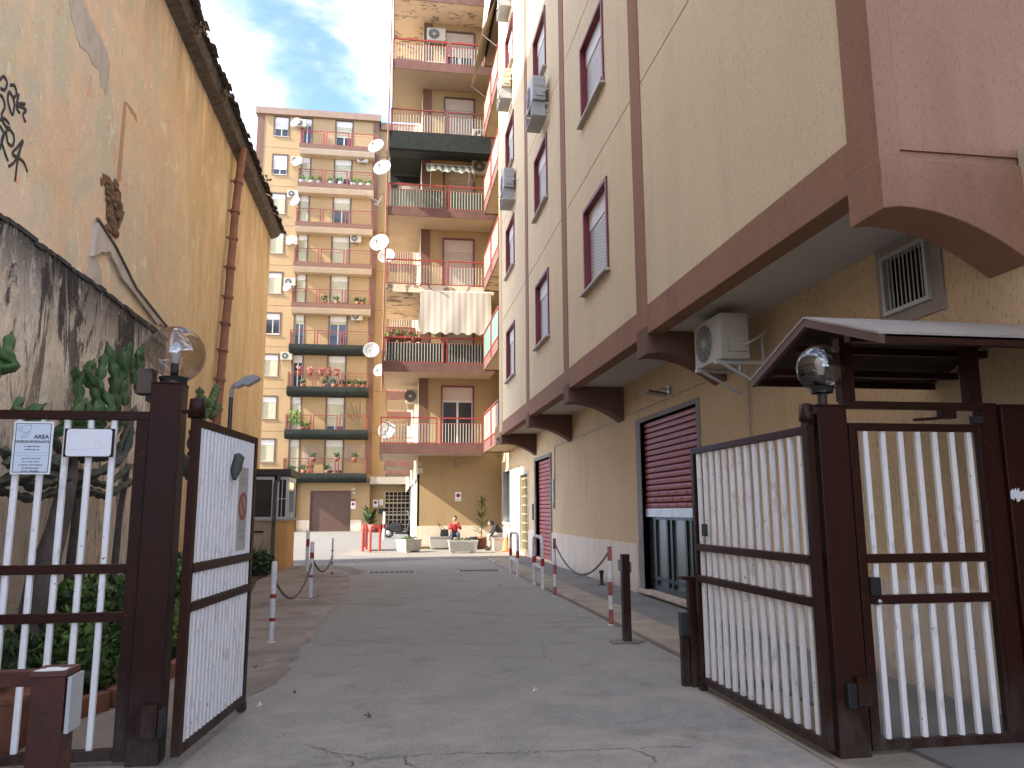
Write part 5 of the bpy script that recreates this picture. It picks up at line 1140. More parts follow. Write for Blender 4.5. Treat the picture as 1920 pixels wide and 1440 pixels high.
w_ = MB().box(-2.775, -2.755, yc+.1, yc+.15, 1.32, 2.42).box(-2.775, -2.755, 23.0, 23.05, 1.32, 2.42).box(-2.775, -2.755, yc+.15, 23, 2.3, 2.42).build('window', mALU, gh); MB().box(-2.79, -2.78, yc+.1, 23.05, 1.32, 2.42).build('pane', mGLASSD, w_)
MB().box(-3.8, -2.70, yc-.1, 23.3, 2.45, 2.62).build('roof', mCANB, gh); MB().box(-3.75, -2.8, yc+.3, 23.05, 1.32, 2.43).build('interior', mDARK, gh)
MB().tube([(-3.0, yc-.12, 2.45), (-3.0, yc-.12, 2.36), (-3.09, yc-.1, 2.25), (-3.09, yc-.1, .28), (-3.16, yc-.14, .22)], .045, 10).build('downpipe', simple('grey brown pipe', (.09, .075, .065), .6), gh)
MB().box(-3.6, -3.35, yc-.02, yc, .95, 1.0).build('letter_slot', mIRON, gh)
# ================================================================== PLANTERS, CONE, BAG, POTS
def planter(label, x, y, rz, L_, W_, h_, ribs=False, group='concrete planters'):
    t_ = thing('planter', label, 'planter', (x, y, .012), rz, group)
    def taper(l, w, z0, z1, k0=.90):
        P0 = [(-l*k0, -w*k0), (l*k0, -w*k0), (l*k0, w*k0), (-l*k0, w*k0)]; P1 = [(-l, -w), (l, -w), (l, w), (-l, w)]
        return MB().add([(*p, z0) for p in P0]+[(*p, z1) for p in P1], [(3, 2, 1, 0), (0, 1, 5, 4), (1, 2, 6, 5), (2, 3, 7, 6), (3, 0, 4, 7)])
    taper(L_/2, W_/2, .05, h_).build('trough', mCEM, t_, bev=.012)
    b = MB(); l, w = L_/2, W_/2; b.box(-l-.01, l+.01, -w-.01, -w+.05, h_-.05, h_).box(-l-.01, l+.01, w-.05, w+.01, h_-.05, h_).box(-l-.01, -l+.05, -w+.05, w-.05, h_-.05, h_).box(l-.05, l+.01, -w+.05, w-.05, h_-.05, h_); b.build('rim', mCEM, t_)
    MB().box(-l+.05, l-.05, -w+.05, w-.05, h_-.08, h_-.04).build('soil', mSOIL, t_); MB().box(-l*.8, -l*.6, -w*.85, w*.85, 0, .05).build('foot', mCEM, t_); MB().box(l*.6, l*.8, -w*.85, w*.85, 0, .05).build('foot', mCEM, t_)
    if ribs:
        n = int(L_/.045); bb = MB()
        for i in range(n):
            xx = -l*.88+i*(l*1.76)/(n-1); bar(bb, (xx*1.0, -w*.905-.006, .07), (xx*1.08, -w*.985-.006, h_-.055), .018, .022)
        bb.build('rib', mCEM, t_, kind='stuff')
    return t_
planter('square concrete planter with low weeds by the red hoops', .62, 29.25, .62, .72, .62, .46)
planter('long ribbed concrete planter in front of the seated person in red', 2.52, 28.2, 0, 1.04, .42, .44, True)
planter('dark faced concrete planter behind the black handbag', 1.92, 31.1, 0, .95, .45, .50)
planter('concrete planter seat under the bent person in black', 4.0, 29.6, .08, .5, .5, .50)
def plant_leaves(name, label, cat, c, rx, ry, rz, n, size, seed, mats, stem=None, group=None):
    t_ = thing(name, label, cat, (c[0], c[1], c[2]), group=group)
    for k, m_ in enumerate(mats): leafball((0, 0, rz), rx, ry, rz, n//len(mats), size, seed+k*7, .5).build('foliage', m_, t_)
    if stem: 
        b = MB()
        for k in range(stem): a = k*2.4; b.tube([(0, 0, 0), (rx*.3*math.cos(a), ry*.3*math.sin(a), rz*.9), (rx*.6*math.cos(a), ry*.6*math.sin(a), rz*1.6)], .008, 5)
        b.build('stem', mSTEM, t_)
    return t_
plant_leaves('planter_weed', 'low green weeds growing in the square planter', 'plant', (.62, 29.25, .43), .3, .25, .06, 160, .07, 3, [mLEAF, mLEAFD])
plant_leaves('planter_weed', 'dark low plants growing in the long ribbed planter', 'plant', (2.5, 28.2, .40), .42, .15, .06, 160, .07, 5, [mLEAFD])
pt = thing('flower_pot', 'terracotta pot holding a tall feathery shrub', 'flower pot', (3.50, 31.0, .012)); MB().lathe([(.0, 0), (.17, 0), (.24, .38), (.265, .38), (.265, .46), (.23, .46), (.23, .40), (0, .40)], 20).build('pot', mTERRA, pt)
sh_ = thing('potted_shrub', 'tall feathery yellow green shrub growing out of the terracotta pot', 'shrub', (3.50, 31.0, .42))
b = MB(); r_ = random.Random(9)
b.tube([(0, 0, 0), (.03, 0, .7), (.0, .02, 1.3), (.03, 0, 1.72)], [.02, .016, .01, .005], 6); b.build('stem', mSTEM, sh_)
lb_ = MB(); lb2 = MB()
for i in range(42):
    z = r_.uniform(.08, 1.6); a = r_.uniform(0, 6.28); l = (.52-.24*z)*r_.uniform(.5, 1); p0 = Vector((.02, 0, z)); p1 = p0+Vector((math.cos(a)*l, math.sin(a)*l, r_.uniform(.05, .35)))
    lb_.tube([p0, p0.lerp(p1, .5)+Vector((0, 0, .05)), p1], .004, 4)
    for k in range(34):
        q = p0.lerp(p1, r_.uniform(.15, 1)); d = Vector((r_.uniform(-1, 1), r_.uniform(-1, 1), r_.uniform(-.4, 1))).normalized()*r_.uniform(.04, .09); s = d.cross(Vector((0, 0, 1))).normalized()*.011
        (lb_ if k % 2 else lb2).add([q, q+d*.5+s, q+d, q+d*.5-s], [(0, 1, 2, 3)])
lb_.build('foliage', mLEAFY, sh_); lb2.build('foliage', mLEAF, sh_)
cn = thing('traffic_cone', 'orange traffic cone in front of the bent person', 'traffic cone', (4.14, 28.75, .012)); MB().box(-.19, .19, -.19, .19, 0, .03).build('base', mORANGE, cn, bev=.01); MB().lathe([(.14, .03), (.035, .52), (.0, .525)], 18).build('cone', mORANGE, cn)
bg_ = thing('handbag', 'black leather handbag with upright handles on the dark planter', 'handbag', (2.02, 30.72, .515))
MB().prism([(-.17, 0), (.17, 0), (.14, .27), (-.14, .27)], 'Y', -.08, .08).build('body', mCLOTHK, bg_, bev=.03); MB().tube([(-.12, 0, .25), (-.2, 0, .40), (-.26, 0, .50), (-.22, 0, .48), (.02, 0, .27)], .012, 6).build('handle', mCLOTHK, bg_)
bt_ = thing('black_bag', 'small black bag lying on the rim of the ribbed planter', 'bag', (2.88, 28.4, .455)); MB().tube([(-.22, 0, .02), (-.05, 0, .06), (.1, 0, .06), (.17, 0, .07)], [.025, .05, .06, .05], 8).build('body', mCLOTHK, bt_)

# ================================================================== PEOPLE
def skin_body(name, joints, edges, mat, parent, root=0, sub=2):
    me = bpy.data.meshes.new(name); me.from_pydata([j[:3] for j in joints], edges, []); o = bpy.data.objects.new(name, me); COL.objects.link(o); o.parent = parent
    me.materials.append(mat)
    sk = o.modifiers.new('skin', 'SKIN'); me.update()
    if not me.skin_vertices: 
        bpy.context.view_layer.objects.active = o
        try: bpy.ops.object.skin_root_mark
        except Exception: pass
        me.attributes.new('skin', 'FLOAT', 'POINT') if 0 else None
    return o, sk
def skinned(name, joints, edges, mat, parent, root=0, sub=2):
    """grow a tapered continuous surface with the Skin modifier, then freeze it"""
    bm_ = __import__('bmesh').new(); ly = bm_.verts.layers.skin.verify()
    vs = [bm_.verts.new(j[:3]) for j in joints]
    for i, v in enumerate(vs):
        r = joints[i][3]; v[ly].radius = (r, r) if isinstance(r, (int, float)) else r; v[ly].use_root = (i == root)
    for a, c_ in edges: bm_.edges.new((vs[a], vs[c_]))
    me = bpy.data.meshes.new(name); bm_.to_mesh(me); bm_.free(); me.materials.append(mat)
    o = bpy.data.objects.new(name, me); COL.objects.link(o)
    sk = o.modifiers.new('skin', 'SKIN'); sk.use_smooth_shade = True; sb = o.modifiers.new('sub', 'SUBSURF'); sb.levels = sub; sb.render_levels = sub
    dg = bpy.context.evaluated_depsgraph_get(); m2 = bpy.data.meshes.new_from_object(o.evaluated_get(dg)); bpy.data.objects.remove(o); m2.name = name
    m2.materials.clear(); m2.materials.append(mat); m2.polygons.foreach_set('use_smooth', [True]*len(m2.polygons))
    return put(name, m2, parent)
def head(parent, c, face, hair=mHAIR, capped=False):
    M_ = Matrix.Translation(c) @ Vector(face).to_track_quat('-Y', 'Z').to_matrix().to_4x4()
    b = MB(); b.ball((0, 0, 0), .1, 10, .78, .92, 1.15); b.v = [tuple(M_ @ Vector(v)) for v in b.v]; b.build('head', mSKIN, parent)
    b = MB(); b.prism([(-.012, -.03), (.012, -.03), (.006, .02), (-.006, .02)], 'Y', -.118, -.085); b.ball((-.08, 0, 0), .022, 5, .5, 1, 1.4); b.ball((.08, 0, 0), .022, 5, .5, 1, 1.4); b.v = [tuple(M_ @ Vector(v)) for v in b.v]; b.build('nose_and_ears', mSKIN, parent)
    b = MB(); b.ball((-.032, -.083, .012), .011, 5); b.ball((.032, -.083, .012), .011, 5); b.box(-.022, .022, -.094, -.088, -.052, -.045); b.v = [tuple(M_ @ Vector(v)) for v in b.v]; b.build('eyes_and_mouth', mHAIR, parent)
    b = MB(); b.ball((0, .022, .022), .108, 10, .86, .90, 1.08); b.v = [tuple(M_ @ Vector(v)) for v in b.v]; b.build('hair', hair, parent)
def hand(parent, c, d, n_, s=1):
    d = Vector(d).normalized(); n_ = Vector(n_).normalized(); u = d.cross(n_).normalized(); c = Vector(c)
    J = [(*c, .028*s), (*(c+d*.05*s), .03*s)]; E_ = [(0, 1)]
    for k, (off, ln) in enumerate(((-.03, .06), (-.01, .075), (.01, .07), (.028, .055))):
        a = len(J); J += [(*(c+d*.07*s+u*off*s), .009*s), (*(c+d*(.07+ln*.5)*s+u*off*s+n_*.01), .0085*s), (*(c+d*(.07+ln)*s+u*off*s*1.1+n_*.03), .007*s)]; E_ += [(1, a), (a, a+1), (a+1, a+2)]
    a = len(J); J += [(*(c+d*.03*s-u*.045*s), .011*s), (*(c+d*.06*s-u*.06*s+n_*.015), .009*s)]; E_ += [(0, a), (a, a+1)]
    return skinned('hand', J, E_, mSKIN, parent, 0, 1)
# person in red, sitting on the dark planter facing the camera, hands raised to the face
p1 = thing('person', 'person in a red jacket seated on a planter with hands raised to the face', 'person', (2.42, 30.85, .512))
J = [(0, 0, .10, .13), (0, -.02, .26, .125), (0, -.04, .42, .14), (0, -.05, .52, .09), (-.15, -.05, .48, .065), (-.24, -.16, .27, .052), (-.09, -.25, .40, .042), (.15, -.05, .48, .065), (.24, -.16, .27, .052), (.10, -.25, .40, .042)]
skinned('jacket', J, [(0, 1), (1, 2), (2, 3), (2, 4), (4, 5), (5, 6), (2, 7), (7, 8), (8, 9)], mJACKR, p1, 1)
J = [(0, 0, .08, .13), (-.10, -.02, .08, .09), (-.13, -.42, .10, .068), (-.12, -.44, -.36, .045), (.10, -.02, .08, .09), (.13, -.42, .10, .068), (.12, -.44, -.36, .045)]
skinned('trousers', J, [(0, 1), (1, 2), (2, 3), (0, 4), (4, 5), (5, 6)], mDENIM, p1, 0)
for s in (-1, 1): skinned('shoe', [(s*.12, -.42, -.45, .035), (s*.12, -.50, -.46, .04), (s*.13, -.58, -.465, .032)], [(0, 1), (1, 2)], mCLOTHK, p1, 0, 1)
head(p1, (0, -.10, .66), (-.1, -1, -.15)); skinned('neck', [(0, -.05, .50, .05), (0, -.08, .60, .045)], [(0, 1)], mSKIN, p1, 0, 1)
hand(p1, (-.07, -.26, .44), (.25, .15, .8), (.3, .6, 0)); hand(p1, (.08, -.26, .44), (-.25, .15, .8), (-.3, .6, 0))
# person in black, bent forward to the left
p2 = thing('person', 'person in a black hooded jacket over orange, bent forward with head down', 'person', (4.02, 29.6, .512))
J = [(0.05, 0, .12, .13), (-.02, -.02, .28, .13), (-.14, -.05, .40, .13), (-.24, -.06, .46, .08), (-.16, -.18, .38, .06), (-.26, -.26, .16, .048), (-.38, -.22, .02, .04), (-.16, .12, .38, .06), (-.28, .16, .16, .048), (-.40, .08, .02, .04)]
skinned('jacket', J, [(0, 1), (1, 2), (2, 3), (2, 4), (4, 5), (5, 6), (2, 7), (7, 8), (8, 9)], mCLOTHK, p2, 1)
J = [(.04, 0, .06, .14), (.0, -.0, .12, .142)]; skinned('orange_shirt', J, [(0, 1)], mORANGE, p2, 0)
J = [(0, 0, .06, .12), (-.04, -.10, .06, .085), (-.40, -.14, .08, .065), (-.38, -.16, -.38, .045), (-.04, .10, .06, .085), (-.40, .12, .06, .065), (-.34, .12, -.38, .045)]
skinned('trousers', J, [(0, 1), (1, 2), (2, 3), (0, 4), (4, 5), (5, 6)], mCLOTHG, p2, 0)
for s in (-.15, .12): skinned('shoe', [(-.35, s, -.45, .035), (-.45, s, -.46, .04), (-.53, s, -.465, .032)], [(0, 1), (1, 2)], mCLOTHK, p2, 0, 1)
head(p2, (-.34, -.06, .50), (-.75, -.5, -.5)); skinned('hood', [(-.22, -.06, .45, .085), (-.29, -.06, .52, .10), (-.32, -.055, .54, .105)], [(0, 1), (1, 2)], mCLOTHK, p2, 0)
hand(p2, (-.39, -.22, .0), (-.4, .2, -.6), (.5, 0, -.2)); hand(p2, (-.41, .08, .0), (-.4, -.2, -.6), (.5, 0, -.2))

# ================================================================== SCOOTER
sct = thing('scooter', 'black motor scooter with a white mirror and clear windscreen parked by the far entrance', 'scooter', (atZ(722, 1010).x+.1, 45.0, .0), -.12)
for xx, r in ((.1, .27), (1.42, .27)):
    w_ = MB().tube([(xx, -.07, r), (xx, .07, r)], r*.0+.27, 24).build('tyre', mTYRE, sct, bev=.03); MB().lathe([(.0, .075), (.15, .078), (.155, .06)], 16, M=Matrix.Translation((xx, 0, r)) @ Matrix.Rotation(PI/2, 4, 'X')).build('rim', mCHROME, w_)
MB().prism([(-.15, .55), (.0, .72), (.75, .78), (.85, .62), (.9, .35), (.45, .30), (.25, .42)], 'Y', -.16, .16).build('rear_body', mSCOOT, sct, bev=.05); MB().prism([(.0, .74), (.35, .86), (.8, .80), (.82, .74), (.02, .70)], 'Y', -.14, .14).build('seat', mCLOTHK, sct, bev=.04)
MB().prism([(.45, .22), (1.15, .20), (1.2, .34), (.45, .34)], 'Y', -.2, .2).build('floorboard', mSCOOT, sct, bev=.02); MB().prism([(1.05, .3), (1.25, .3), (1.36, .95), (1.24, 1.02), (1.14, .6)], 'Y', -.2, .2).build('front_shield', mSCOOT, sct, bev=.05)
MB().tube([(1.42, .0, .27), (1.26, 0, .98)], .035, 8).build('fork', mCHROME, sct); MB().prism([(1.2, .44), (1.45, .58), (1.68, .46), (1.72, .36), (1.45, .5), (1.2, .38)], 'Y', -.08, .08).build('mudguard', mSCOOT, sct, bev=.02)
MB().tube([(1.18, -.32, 1.05), (1.24, 0, 1.02), (1.18, .32, 1.05)], .022, 8).build('handlebar', mSCOOT, sct); MB().ball((1.36, 0, .9), .09, 8, .6, 1, 1).build('headlight', mCHROME, sct)
for s in (-1, 1): MB().tube([(1.2, s*.24, 1.06), (1.22, s*.30, 1.25)], .01, 6).build('mirror_stalk', mSCOOT, sct); MB().ball((1.20, s*.32, 1.30), .07, 8, .35, 1.2, .9).build('mirror', mDISH, sct)
MB().prism([(1.32, 1.0), (1.12, 1.55), (1.10, 1.55), (1.29, 1.0)], 'Y', -.2, .2).build('windscreen', mSCREEN, sct, bev=.01); MB().box(-.25, .05, -.2, .2, .78, 1.08).build('top_case', mSCOOT, sct, bev=.06); MB().tube([(.6, -.16, .25), (.68, -.24, .02)], .014, 6).build('kickstand', mCHROME, sct)
MB().ball((-.02, -.0, .70), .04, 6).build('tail_light', mREDP, sct)
# ================================================================== PLANTS
def lumpy(path, r, star=.22, ns=5, seed=0, seglen=.16, n=15):
    """ribbed cactus limb with pinched joints"""
    r_ = random.Random(seed); P = [Vector(p) for p in path]; Q = []; RR = []
    tot = sum((P[i+1]-P[i]).length for i in range(len(P)-1)); m_ = max(6, int(tot/.03)); ph = r_.uniform(0, 6)
    for k in range(m_+1):
        s = k/m_*tot; i = 0
        while i < len(P)-2 and s > (P[i+1]-P[i]).length: s -= (P[i+1]-P[i]).length; i += 1
        p = P[i].lerp(P[i+1], min(1, s/max(1e-6, (P[i+1]-P[i]).length))); Q.append(p)
        t_ = k/m_*tot/seglen; pin = abs(math.sin(t_*PI+ph*0))
        rr = r*(.52+.58*pin**.7)*(1 if k < m_-1 else .5)
        if k > m_-4: rr *= (.9, .8, .62, .35)[k-(m_-3)] if 0 <= k-(m_-3) < 4 else 1
        RR.append(rr)
    # smooth
    for _ in range(2): Q = [Q[0]]+[(Q[i-1]+Q[i]*2+Q[i+1])/4 for i in range(1, len(Q)-1)]+[Q[-1]]
    return MB().tube(Q, RR, n, star=star, ns=ns)
def cactus(name, label, base, trunk, limbs, arms, group=None):
    t_ = thing(name, label, 'cactus', base, group=group); B = Vector(base)
    def rel(L_): return [Vector(p)-B for p in L_]
    for i, (pth, r) in enumerate(trunk): MB().tube(rel(pth), [r*(1-.35*k/(len(pth)-1))*(1+.1*math.sin(k*3)) for k in range(len(pth))], 10).build('trunk', mTRUNK, t_)
    for i, (pth, r) in enumerate(limbs): lumpy(rel(pth), r, .28, 4, i, .22).build('limb', mCACTG, t_)
    for i, (pth, r) in enumerate(arms): lumpy(rel(pth), r, .25, 4, i+50, .17).build('branch', mCACT, t_)
    return t_
Xc = -3.15
def A(x, y, X=Xc): return atX(x, y, X)
arms = []; r_ = random.Random(21)
# upright pads: (base px) -> (tip px)
for (bx, by, tx, ty) in [(150, 770, 178, 672), (178, 770, 197, 660), (205, 790, 200, 640), (215, 770, 232, 655), (190, 760, 160, 690), (235, 760, 245, 640), (160, 800, 140, 760), (120, 815, 130, 770), (100, 815, 96, 770), (150, 820, 165, 765), (75, 800, 88, 756), (180, 830, 170, 720), (222, 800, 210, 700), (250, 720, 257, 655), (262, 740, 275, 640), (0, 700, 10, 655), (-30, 720, -5, 660)]:
    p = A(bx, by); q = A(tx, ty); m_ = p.lerp(q, .5)+Vector((r_.uniform(-.15, .2), r_.uniform(-.03, .03), 0)); arms.append(([p, m_, q], r_.uniform(.038, .048)))
    if r_.random() < .75: arms.append(([m_, m_+Vector((r_.uniform(-.1, .1), r_.choice((-1, 1))*r_.uniform(.06, .12), .04)), m_+Vector((r_.uniform(-.1, .1), r_.choice((-1, 1))*r_.uniform(.08, .14), r_.uniform(.16, .3)))], r_.uniform(.036, .045)))
limbs = []
for (x0_, y0_, x1_, y1_, x2_, y2_) in [(130, 900, 70, 880, -10, 905), (125, 915, 60, 930, -20, 915), (120, 880, 60, 850, 10, 870), (140, 900, 190, 880, 230, 860), (145, 915, 200, 925, 250, 900), (138, 895, 200, 905, 250, 870), (120, 850, 90, 810, 75, 800), (130, 860, 150, 820, 150, 790), (140, 860, 185, 820, 205, 800), (150, 850, 200, 830, 235, 780), (130, 870, 110, 840, 105, 815), (150, 860, 220, 850, 255, 760), (60, 880, 30, 860, 0, 840), (200, 885, 235, 845, 250, 800), (90, 870, 140, 845, 200, 850), (20, 890, 60, 905, 110, 900)]:
    dX = r_.uniform(-.15, .25); limbs.append(([A(x0_, y0_, Xc), A(x1_, y1_, Xc+dX*.5)+Vector((0, 0, -.03)), A(x2_, y2_, Xc+dX)], r_.uniform(.032, .046)))
trunk = [([A(60, 1215), A(75, 1130), A(95, 1040), A(115, 960), A(130, 890), A(128, 850)], .12), ([A(30, 1230, -3.3), A(48, 1150, -3.3), A(60, 1080, -3.3), A(100, 980, -3.2)], .07), ([A(140, 1210, -3.3), A(128, 1090, -3.3), A(140, 990, -3.25), A(150, 880, -3.2)], .055), ([A(205, 1180, -3.3), A(215, 1060, -3.3), A(225, 960, -3.3), A(240, 870, -3.2)], .05)]
cactus('tree_cactus', 'big branching tree cactus with woody trunk behind the left fence', tuple(A(60, 1230)), trunk, limbs, arms)
arms2 = [([atX(x0_, y0_, -3.2), atX((x0_+x1_)/2+3, (y0_+y1_)/2, -3.15), atX(x1_, y1_, -3.2)], .062) for x0_, y0_, x1_, y1_ in [(372, 775, 374, 725), (385, 775, 384, 742), (378, 785, 408, 722), (395, 785, 409, 755), (372, 800, 395, 745)]]
cactus('tree_cactus', 'smaller cactus showing between the left post and the street lamp', tuple(atX(380, 1010, -3.3)), [([atX(378, 1010, -3.3), atX(374, 900, -3.25), atX(376, 800, -3.2)], .06)], [([atX(376, 880, -3.2), atX(360, 850, -3.1), atX(362, 800, -3.1)], .06), ([atX(376, 900, -3.2), atX(350, 890, -3.0), atX(345, 850, -3.0)], .06)], arms2)
# shrubs behind the fence
def shrub(label, x, y, rx, ry, rz, n, size, seed, mats, cat='shrub', name='leafy_shrub', group='weeds and shrubs behind the left fence'):
    return plant_leaves(name, label, cat, (x, y, .04), rx, ry, rz, n, size, seed, mats, 5, group)
shrub('bright green weedy bush spilling over the bed edge behind the fence', -2.55, 7.0, .42, .55, .28, 1700, .085, 1, [mLEAF, mLEAFD])
shrub('taller dark leafy shrub against the mouldy wall', -2.9, 8.3, .5, .7, .42, 1900, .10, 2, [mLEAFD, mLEAF])
shrub('low dark weeds in front of the cactus trunk', -3.05, 6.6, .45, .55, .30, 1300, .09, 3, [mLEAFD])
shrub('light green weeds seen between the post and gate leaf', -2.15, 8.9, .3, .7, .26, 1100, .08, 4, [mLEAF])
shrub('dark bushy shrub deeper along the bed', -2.8, 10.5, .5, 1.0, .5, 1500, .11, 5, [mLEAFD, mLEAF])
shrub('tall weeds at the far part of the bed', -3.0, 13.4, .45, 1.3, .45, 1300, .11, 6, [mLEAF, mLEAFD])
shrub('dark spiky shrub by the gatehouse corner', -3.15, 19.2, .42, .55, .24, 900, .14, 7, [mLEAFD])
ag = thing('spiky_agave', 'grey green spiky leaves rising beside the gatehouse wall', 'plant', (-3.35, 20.1, .05)); b = MB()
for i in range(14): a = i*2.39; l = .5+.3*(i % 3)/2; b.tube([(0, 0, 0), (math.cos(a)*l*.25, math.sin(a)*l*.25, l*.6), (math.cos(a)*l*.55, math.sin(a)*l*.55, l)], [.03, .028, .002], 5, flat=.3)
b.build('leaves', mCACTG, ag)
# terracotta bed edging and a pot
eg = thing('terracotta_edging', 'terracotta blocks edging the weedy bed behind the fence', 'edging')
P = [(-3.5, 5.74), (-2.65, 5.72), (-2.13, 6.7), (-1.98, 7.9), (-2.05, 9.2)]
for i in range(len(P)-1):
    a = Vector(P[i]); c_ = Vector(P[i+1]); n = max(2, int((c_-a).length/.3)); an = math.atan2((c_-a).y, (c_-a).x)
    for k in range(n):
        m_ = a.lerp(c_, (k+.5)/n); MB().box(-.14, .14, -.045, .045, -.01, .13+rnd.uniform(-.02, .015), Matrix.Translation((m_.x, m_.y, 0)) @ Matrix.Rotation(an+rnd.uniform(-.05, .05), 4, 'Z')).build('edging_block', mTERRA, eg, bev=.01)
tp = thing('terracotta_trough', 'terracotta trough at the lower left behind the fence bars', 'planter', (-2.62, 5.65, 0)); MB().add([(-.4, -.14, 0), (.30, -.14, 0), (.30, .14, 0), (-.4, .14, 0), (-.45, -.17, .32), (.35, -.17, .32), (.35, .17, .32), (-.45, .17, .32)], [(3, 2, 1, 0), (0, 1, 5, 4), (1, 2, 6, 5), (2, 3, 7, 6), (3, 0, 4, 7), (4, 5, 6, 7)]).build('trough', mTERRA, tp, bev=.01); MB().box(-.47, .37, -.19, .19, .32, .37).build('rim', mTERRA, tp, bev=.008)
plant_leaves('trough_plant', 'dark leafy plant growing in the terracotta trough', 'plant', (-2.65, 5.65, .36), .32, .2, .18, 700, .08, 31, [mLEAFD])
# potted palm by far entrance
pp = thing('palm_pot', 'red brown pot by the far entrance', 'flower pot', (atY(702, 985, 57).x, 57, .0)); MB().lathe([(.0, 0), (.5, 0), (.62, .55), (0, .55)], 16).build('pot', simple('dull red pot', (.25, .06, .04), .6), pp)
pa = thing('potted_palm', 'dark broad leafed plant in the pot by the far entrance', 'plant', (atY(693, 985, 57).x, 57, .5)); b = MB(); r_ = random.Random(4)
for i in range(34):
    a = r_.uniform(0, 6.28); l = r_.uniform(.5, 1.1); h = r_.uniform(.4, 1.5); p = Vector((0, 0, 0)); q = Vector((math.cos(a)*l*.5, math.sin(a)*l*.5, h*.8)); t2 = Vector((math.cos(a)*l, math.sin(a)*l, h)); s = Vector((-math.sin(a), math.cos(a), 0))*.11
    b.add([p, q+s, t2, q-s], [(0, 1, 2, 3)])
b.build('leaves', mLEAFD, pa)
# balcony plants on the far building
r_ = random.Random(77)
ORD = ['first', 'second', 'third', 'fourth', 'fifth', 'sixth', 'seventh', 'eighth']
def bpot(x, z, lbl, col=mTERRA, fl=None, s=1., rail=False):
    t_ = thing('balcony_pot', lbl, 'flower pot', (x, YF+(-.05 if rail else .3), z), group='pots on the far balconies')
    MB().lathe([(0, 0), (.13*s, 0), (.17*s, .22*s), (0, .22*s)], 10).build('pot', col, t_)
    leafball((0, 0, .32*s), .2*s, .2*s, .16*s, 60, .14*s, int(x*50), .6).build('foliage', fl or mLEAFD, t_)
zF = lambda k: Z0+SF*k
for k, xs_, rail in ((2, [-7.2, -6.4, -5.6, -5.0, -4.4], True), (2, [-6.9, -5.3, -4.6, -4.0, -3.4, -2.9, -2.4], False), (7, [-7.6, -6.9, -6.3, -5.4, -4.6, -3.6, -3.0, -2.4], False), (4, [-5.5, -4.6, -3.0, -2.6], False), (0, [-7.5, -6.6, -6.1, -4.9], False), (0, [-5.9, -4.2, -2.9], True), (1, [-6.8, -6.4], False)):
    for x in xs_: bpot(x, zF(k)+(.95 if rail else .02), ORD[xs_.index(x)]+' potted plant from the left '+('hung on the rail' if rail else 'standing on the slab')+' of the '+['lowest', 'second lowest', 'third lowest', 'fourth lowest', 'middle', 'sixth lowest', 'third highest', 'second highest', 'highest'][k]+' far balcony', mTERRA if k != 7 else mCEM, mLEAF if k in (1, 7) else (mBANDF if k == 2 and rail else mLEAFD), 1.25)
tv = thing('balcony_palm', 'drooping green palm on the second lowest far balcony', 'plant', (-7.4, YF+.3, zF(1)+.1)); b = MB()
for i in range(60):
    a = r_.uniform(0, 6.28); l = r_.uniform(.4, .9); h = r_.uniform(.5, 1.5); s = Vector((-math.sin(a), math.cos(a), 0))*.05; b.add([Vector((0, 0, h*.4)), Vector((math.cos(a)*l*.6, math.sin(a)*l*.6, h))+s, Vector((math.cos(a)*l, math.sin(a)*l, h*.75)), Vector((math.cos(a)*l*.6, math.sin(a)*l*.6, h))-s], [(0, 1, 2, 3)])
b.build('fronds', mLEAF, tv)
tb = thing('bare_climber', 'leafless twiggy climber on the right of the second lowest far balcony', 'plant', (-2.6, YF+.5, zF(1))); b = MB()
for i in range(16): a = r_.uniform(-1.6, .4); b.tube([(r_.uniform(-.3, .3), 0, 0), (a*.5, .1, 1.1), (a, .05, 1.5+r_.uniform(-.3, .9))], .02, 4)
b.build('twigs', mSTEM, tb)
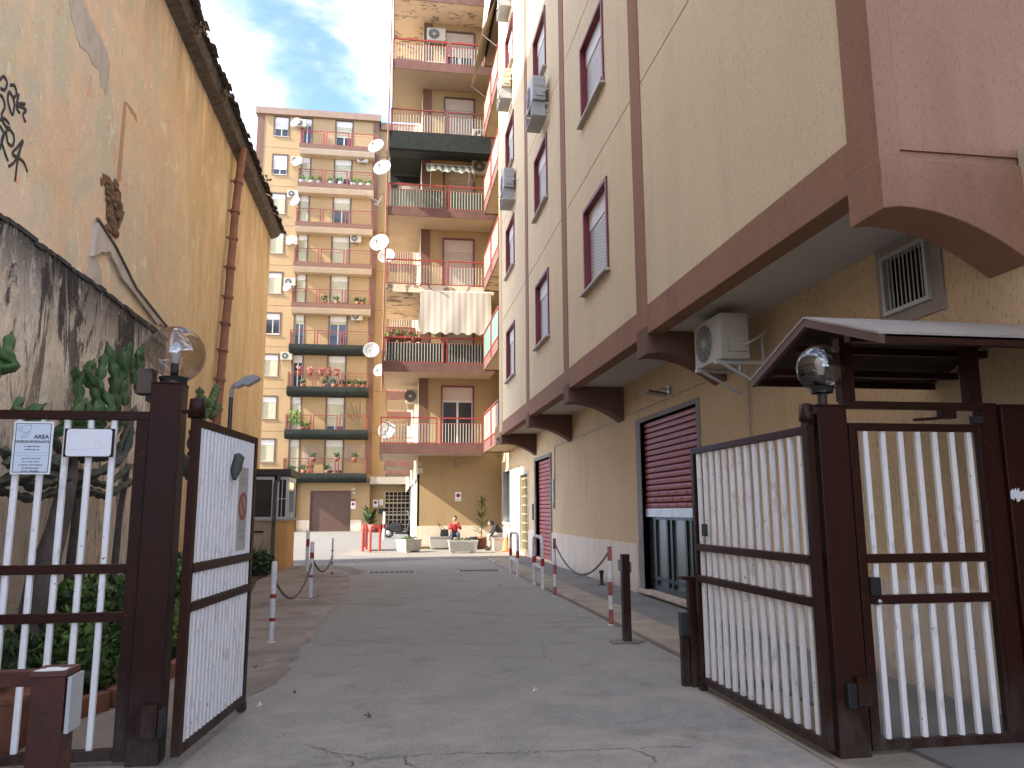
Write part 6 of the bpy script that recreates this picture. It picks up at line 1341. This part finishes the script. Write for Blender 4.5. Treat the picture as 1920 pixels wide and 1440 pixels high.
# plants and clutter on the tower balconies
def tpot(x, y, z, lbl, s=1, fl=mLEAFD, col=mTERRA):
    t_ = thing('balcony_pot', lbl, 'flower pot', (x, y, z), group='pots on the tower balconies'); MB().lathe([(0, 0), (.10*s, 0), (.13*s, .18*s), (0, .18*s)], 10).build('pot', col, t_); leafball((0, 0, .28*s), .15*s, .15*s, .13*s, 70, .09*s, int(x*90+z), .5).build('foliage', fl, t_)
for i in range(8): tpot(-.3+i*.17, 30.2+.03*(i % 2), LV[1]+.86+.05*(i % 3), ORD[i]+' pot from the left in the rail row of the second tower balcony', 1.0, mBANDF if i % 2 else mLEAF)
for i in range(6): tpot(-.3+i*.2, 30.35, LV[1]+.02+.4*(i % 2), ORD[i]+' leafy pot from the left behind the railing of the second tower balcony', 1.25, mLEAFY if i % 2 else mLEAFD)
for i in range(4): tpot(.6+i*.5, 30.3, LV[3]+.02, ORD[i]+' small pot from the left on the floor of the fourth tower balcony', .9, mLEAF, mCEM)
tr2 = thing('wooden_trellis', 'small wooden trellis screen at the left end of the second tower balcony', 'trellis', (-.4, 30.6, LV[1]+.9)); b = MB()
for i in range(8): b.box(i*.16, i*.16+.02, 0, .02, 0, .7)
for i in range(5): b.box(0, 1.14, -.004, .024, i*.16, i*.16+.02)
b.build('lattice', mREDD, tr2, kind='stuff')
ch = thing('folded_table', 'stacked white chair and table on the top tower balcony', 'table', (.3, 30.8, LV[5])); MB().box(-.5, .6, 0, .5, .55, .6).box(-.45, -.4, 0, .05, 0, .55).box(.5, .55, 0, .05, 0, .55).build('table', mBRONZE, ch)
# litter
for i, (px_, py_, lbl, mt) in enumerate([(1003, 1297, 'crumpled white scrap of paper on the road in front of the right gate', mSIGNW), (488, 1326, 'white paper scrap near the left gate foot', mSIGNW), (660, 1057, 'tiny white scrap on the road ahead', mSIGNW), (480, 1255, 'curled dead leaf beside the left gate leaf', mTRUNK), (595, 1118, 'dry leaf litter on the left pavement', mTRUNK), (553, 1302, 'small brown leaf on the pavement edge', mTRUNK), (690, 1345, 'small dark leaf on the road', mTRUNK)]):
    c = atZ(px_, py_); t_ = leafball((0, 0, .008), .02, .02, .003, 6, .028, i+9, .0).build('litter', mt); t_.location = (c.x, c.y, .014); tag(t_, lbl, 'litter')
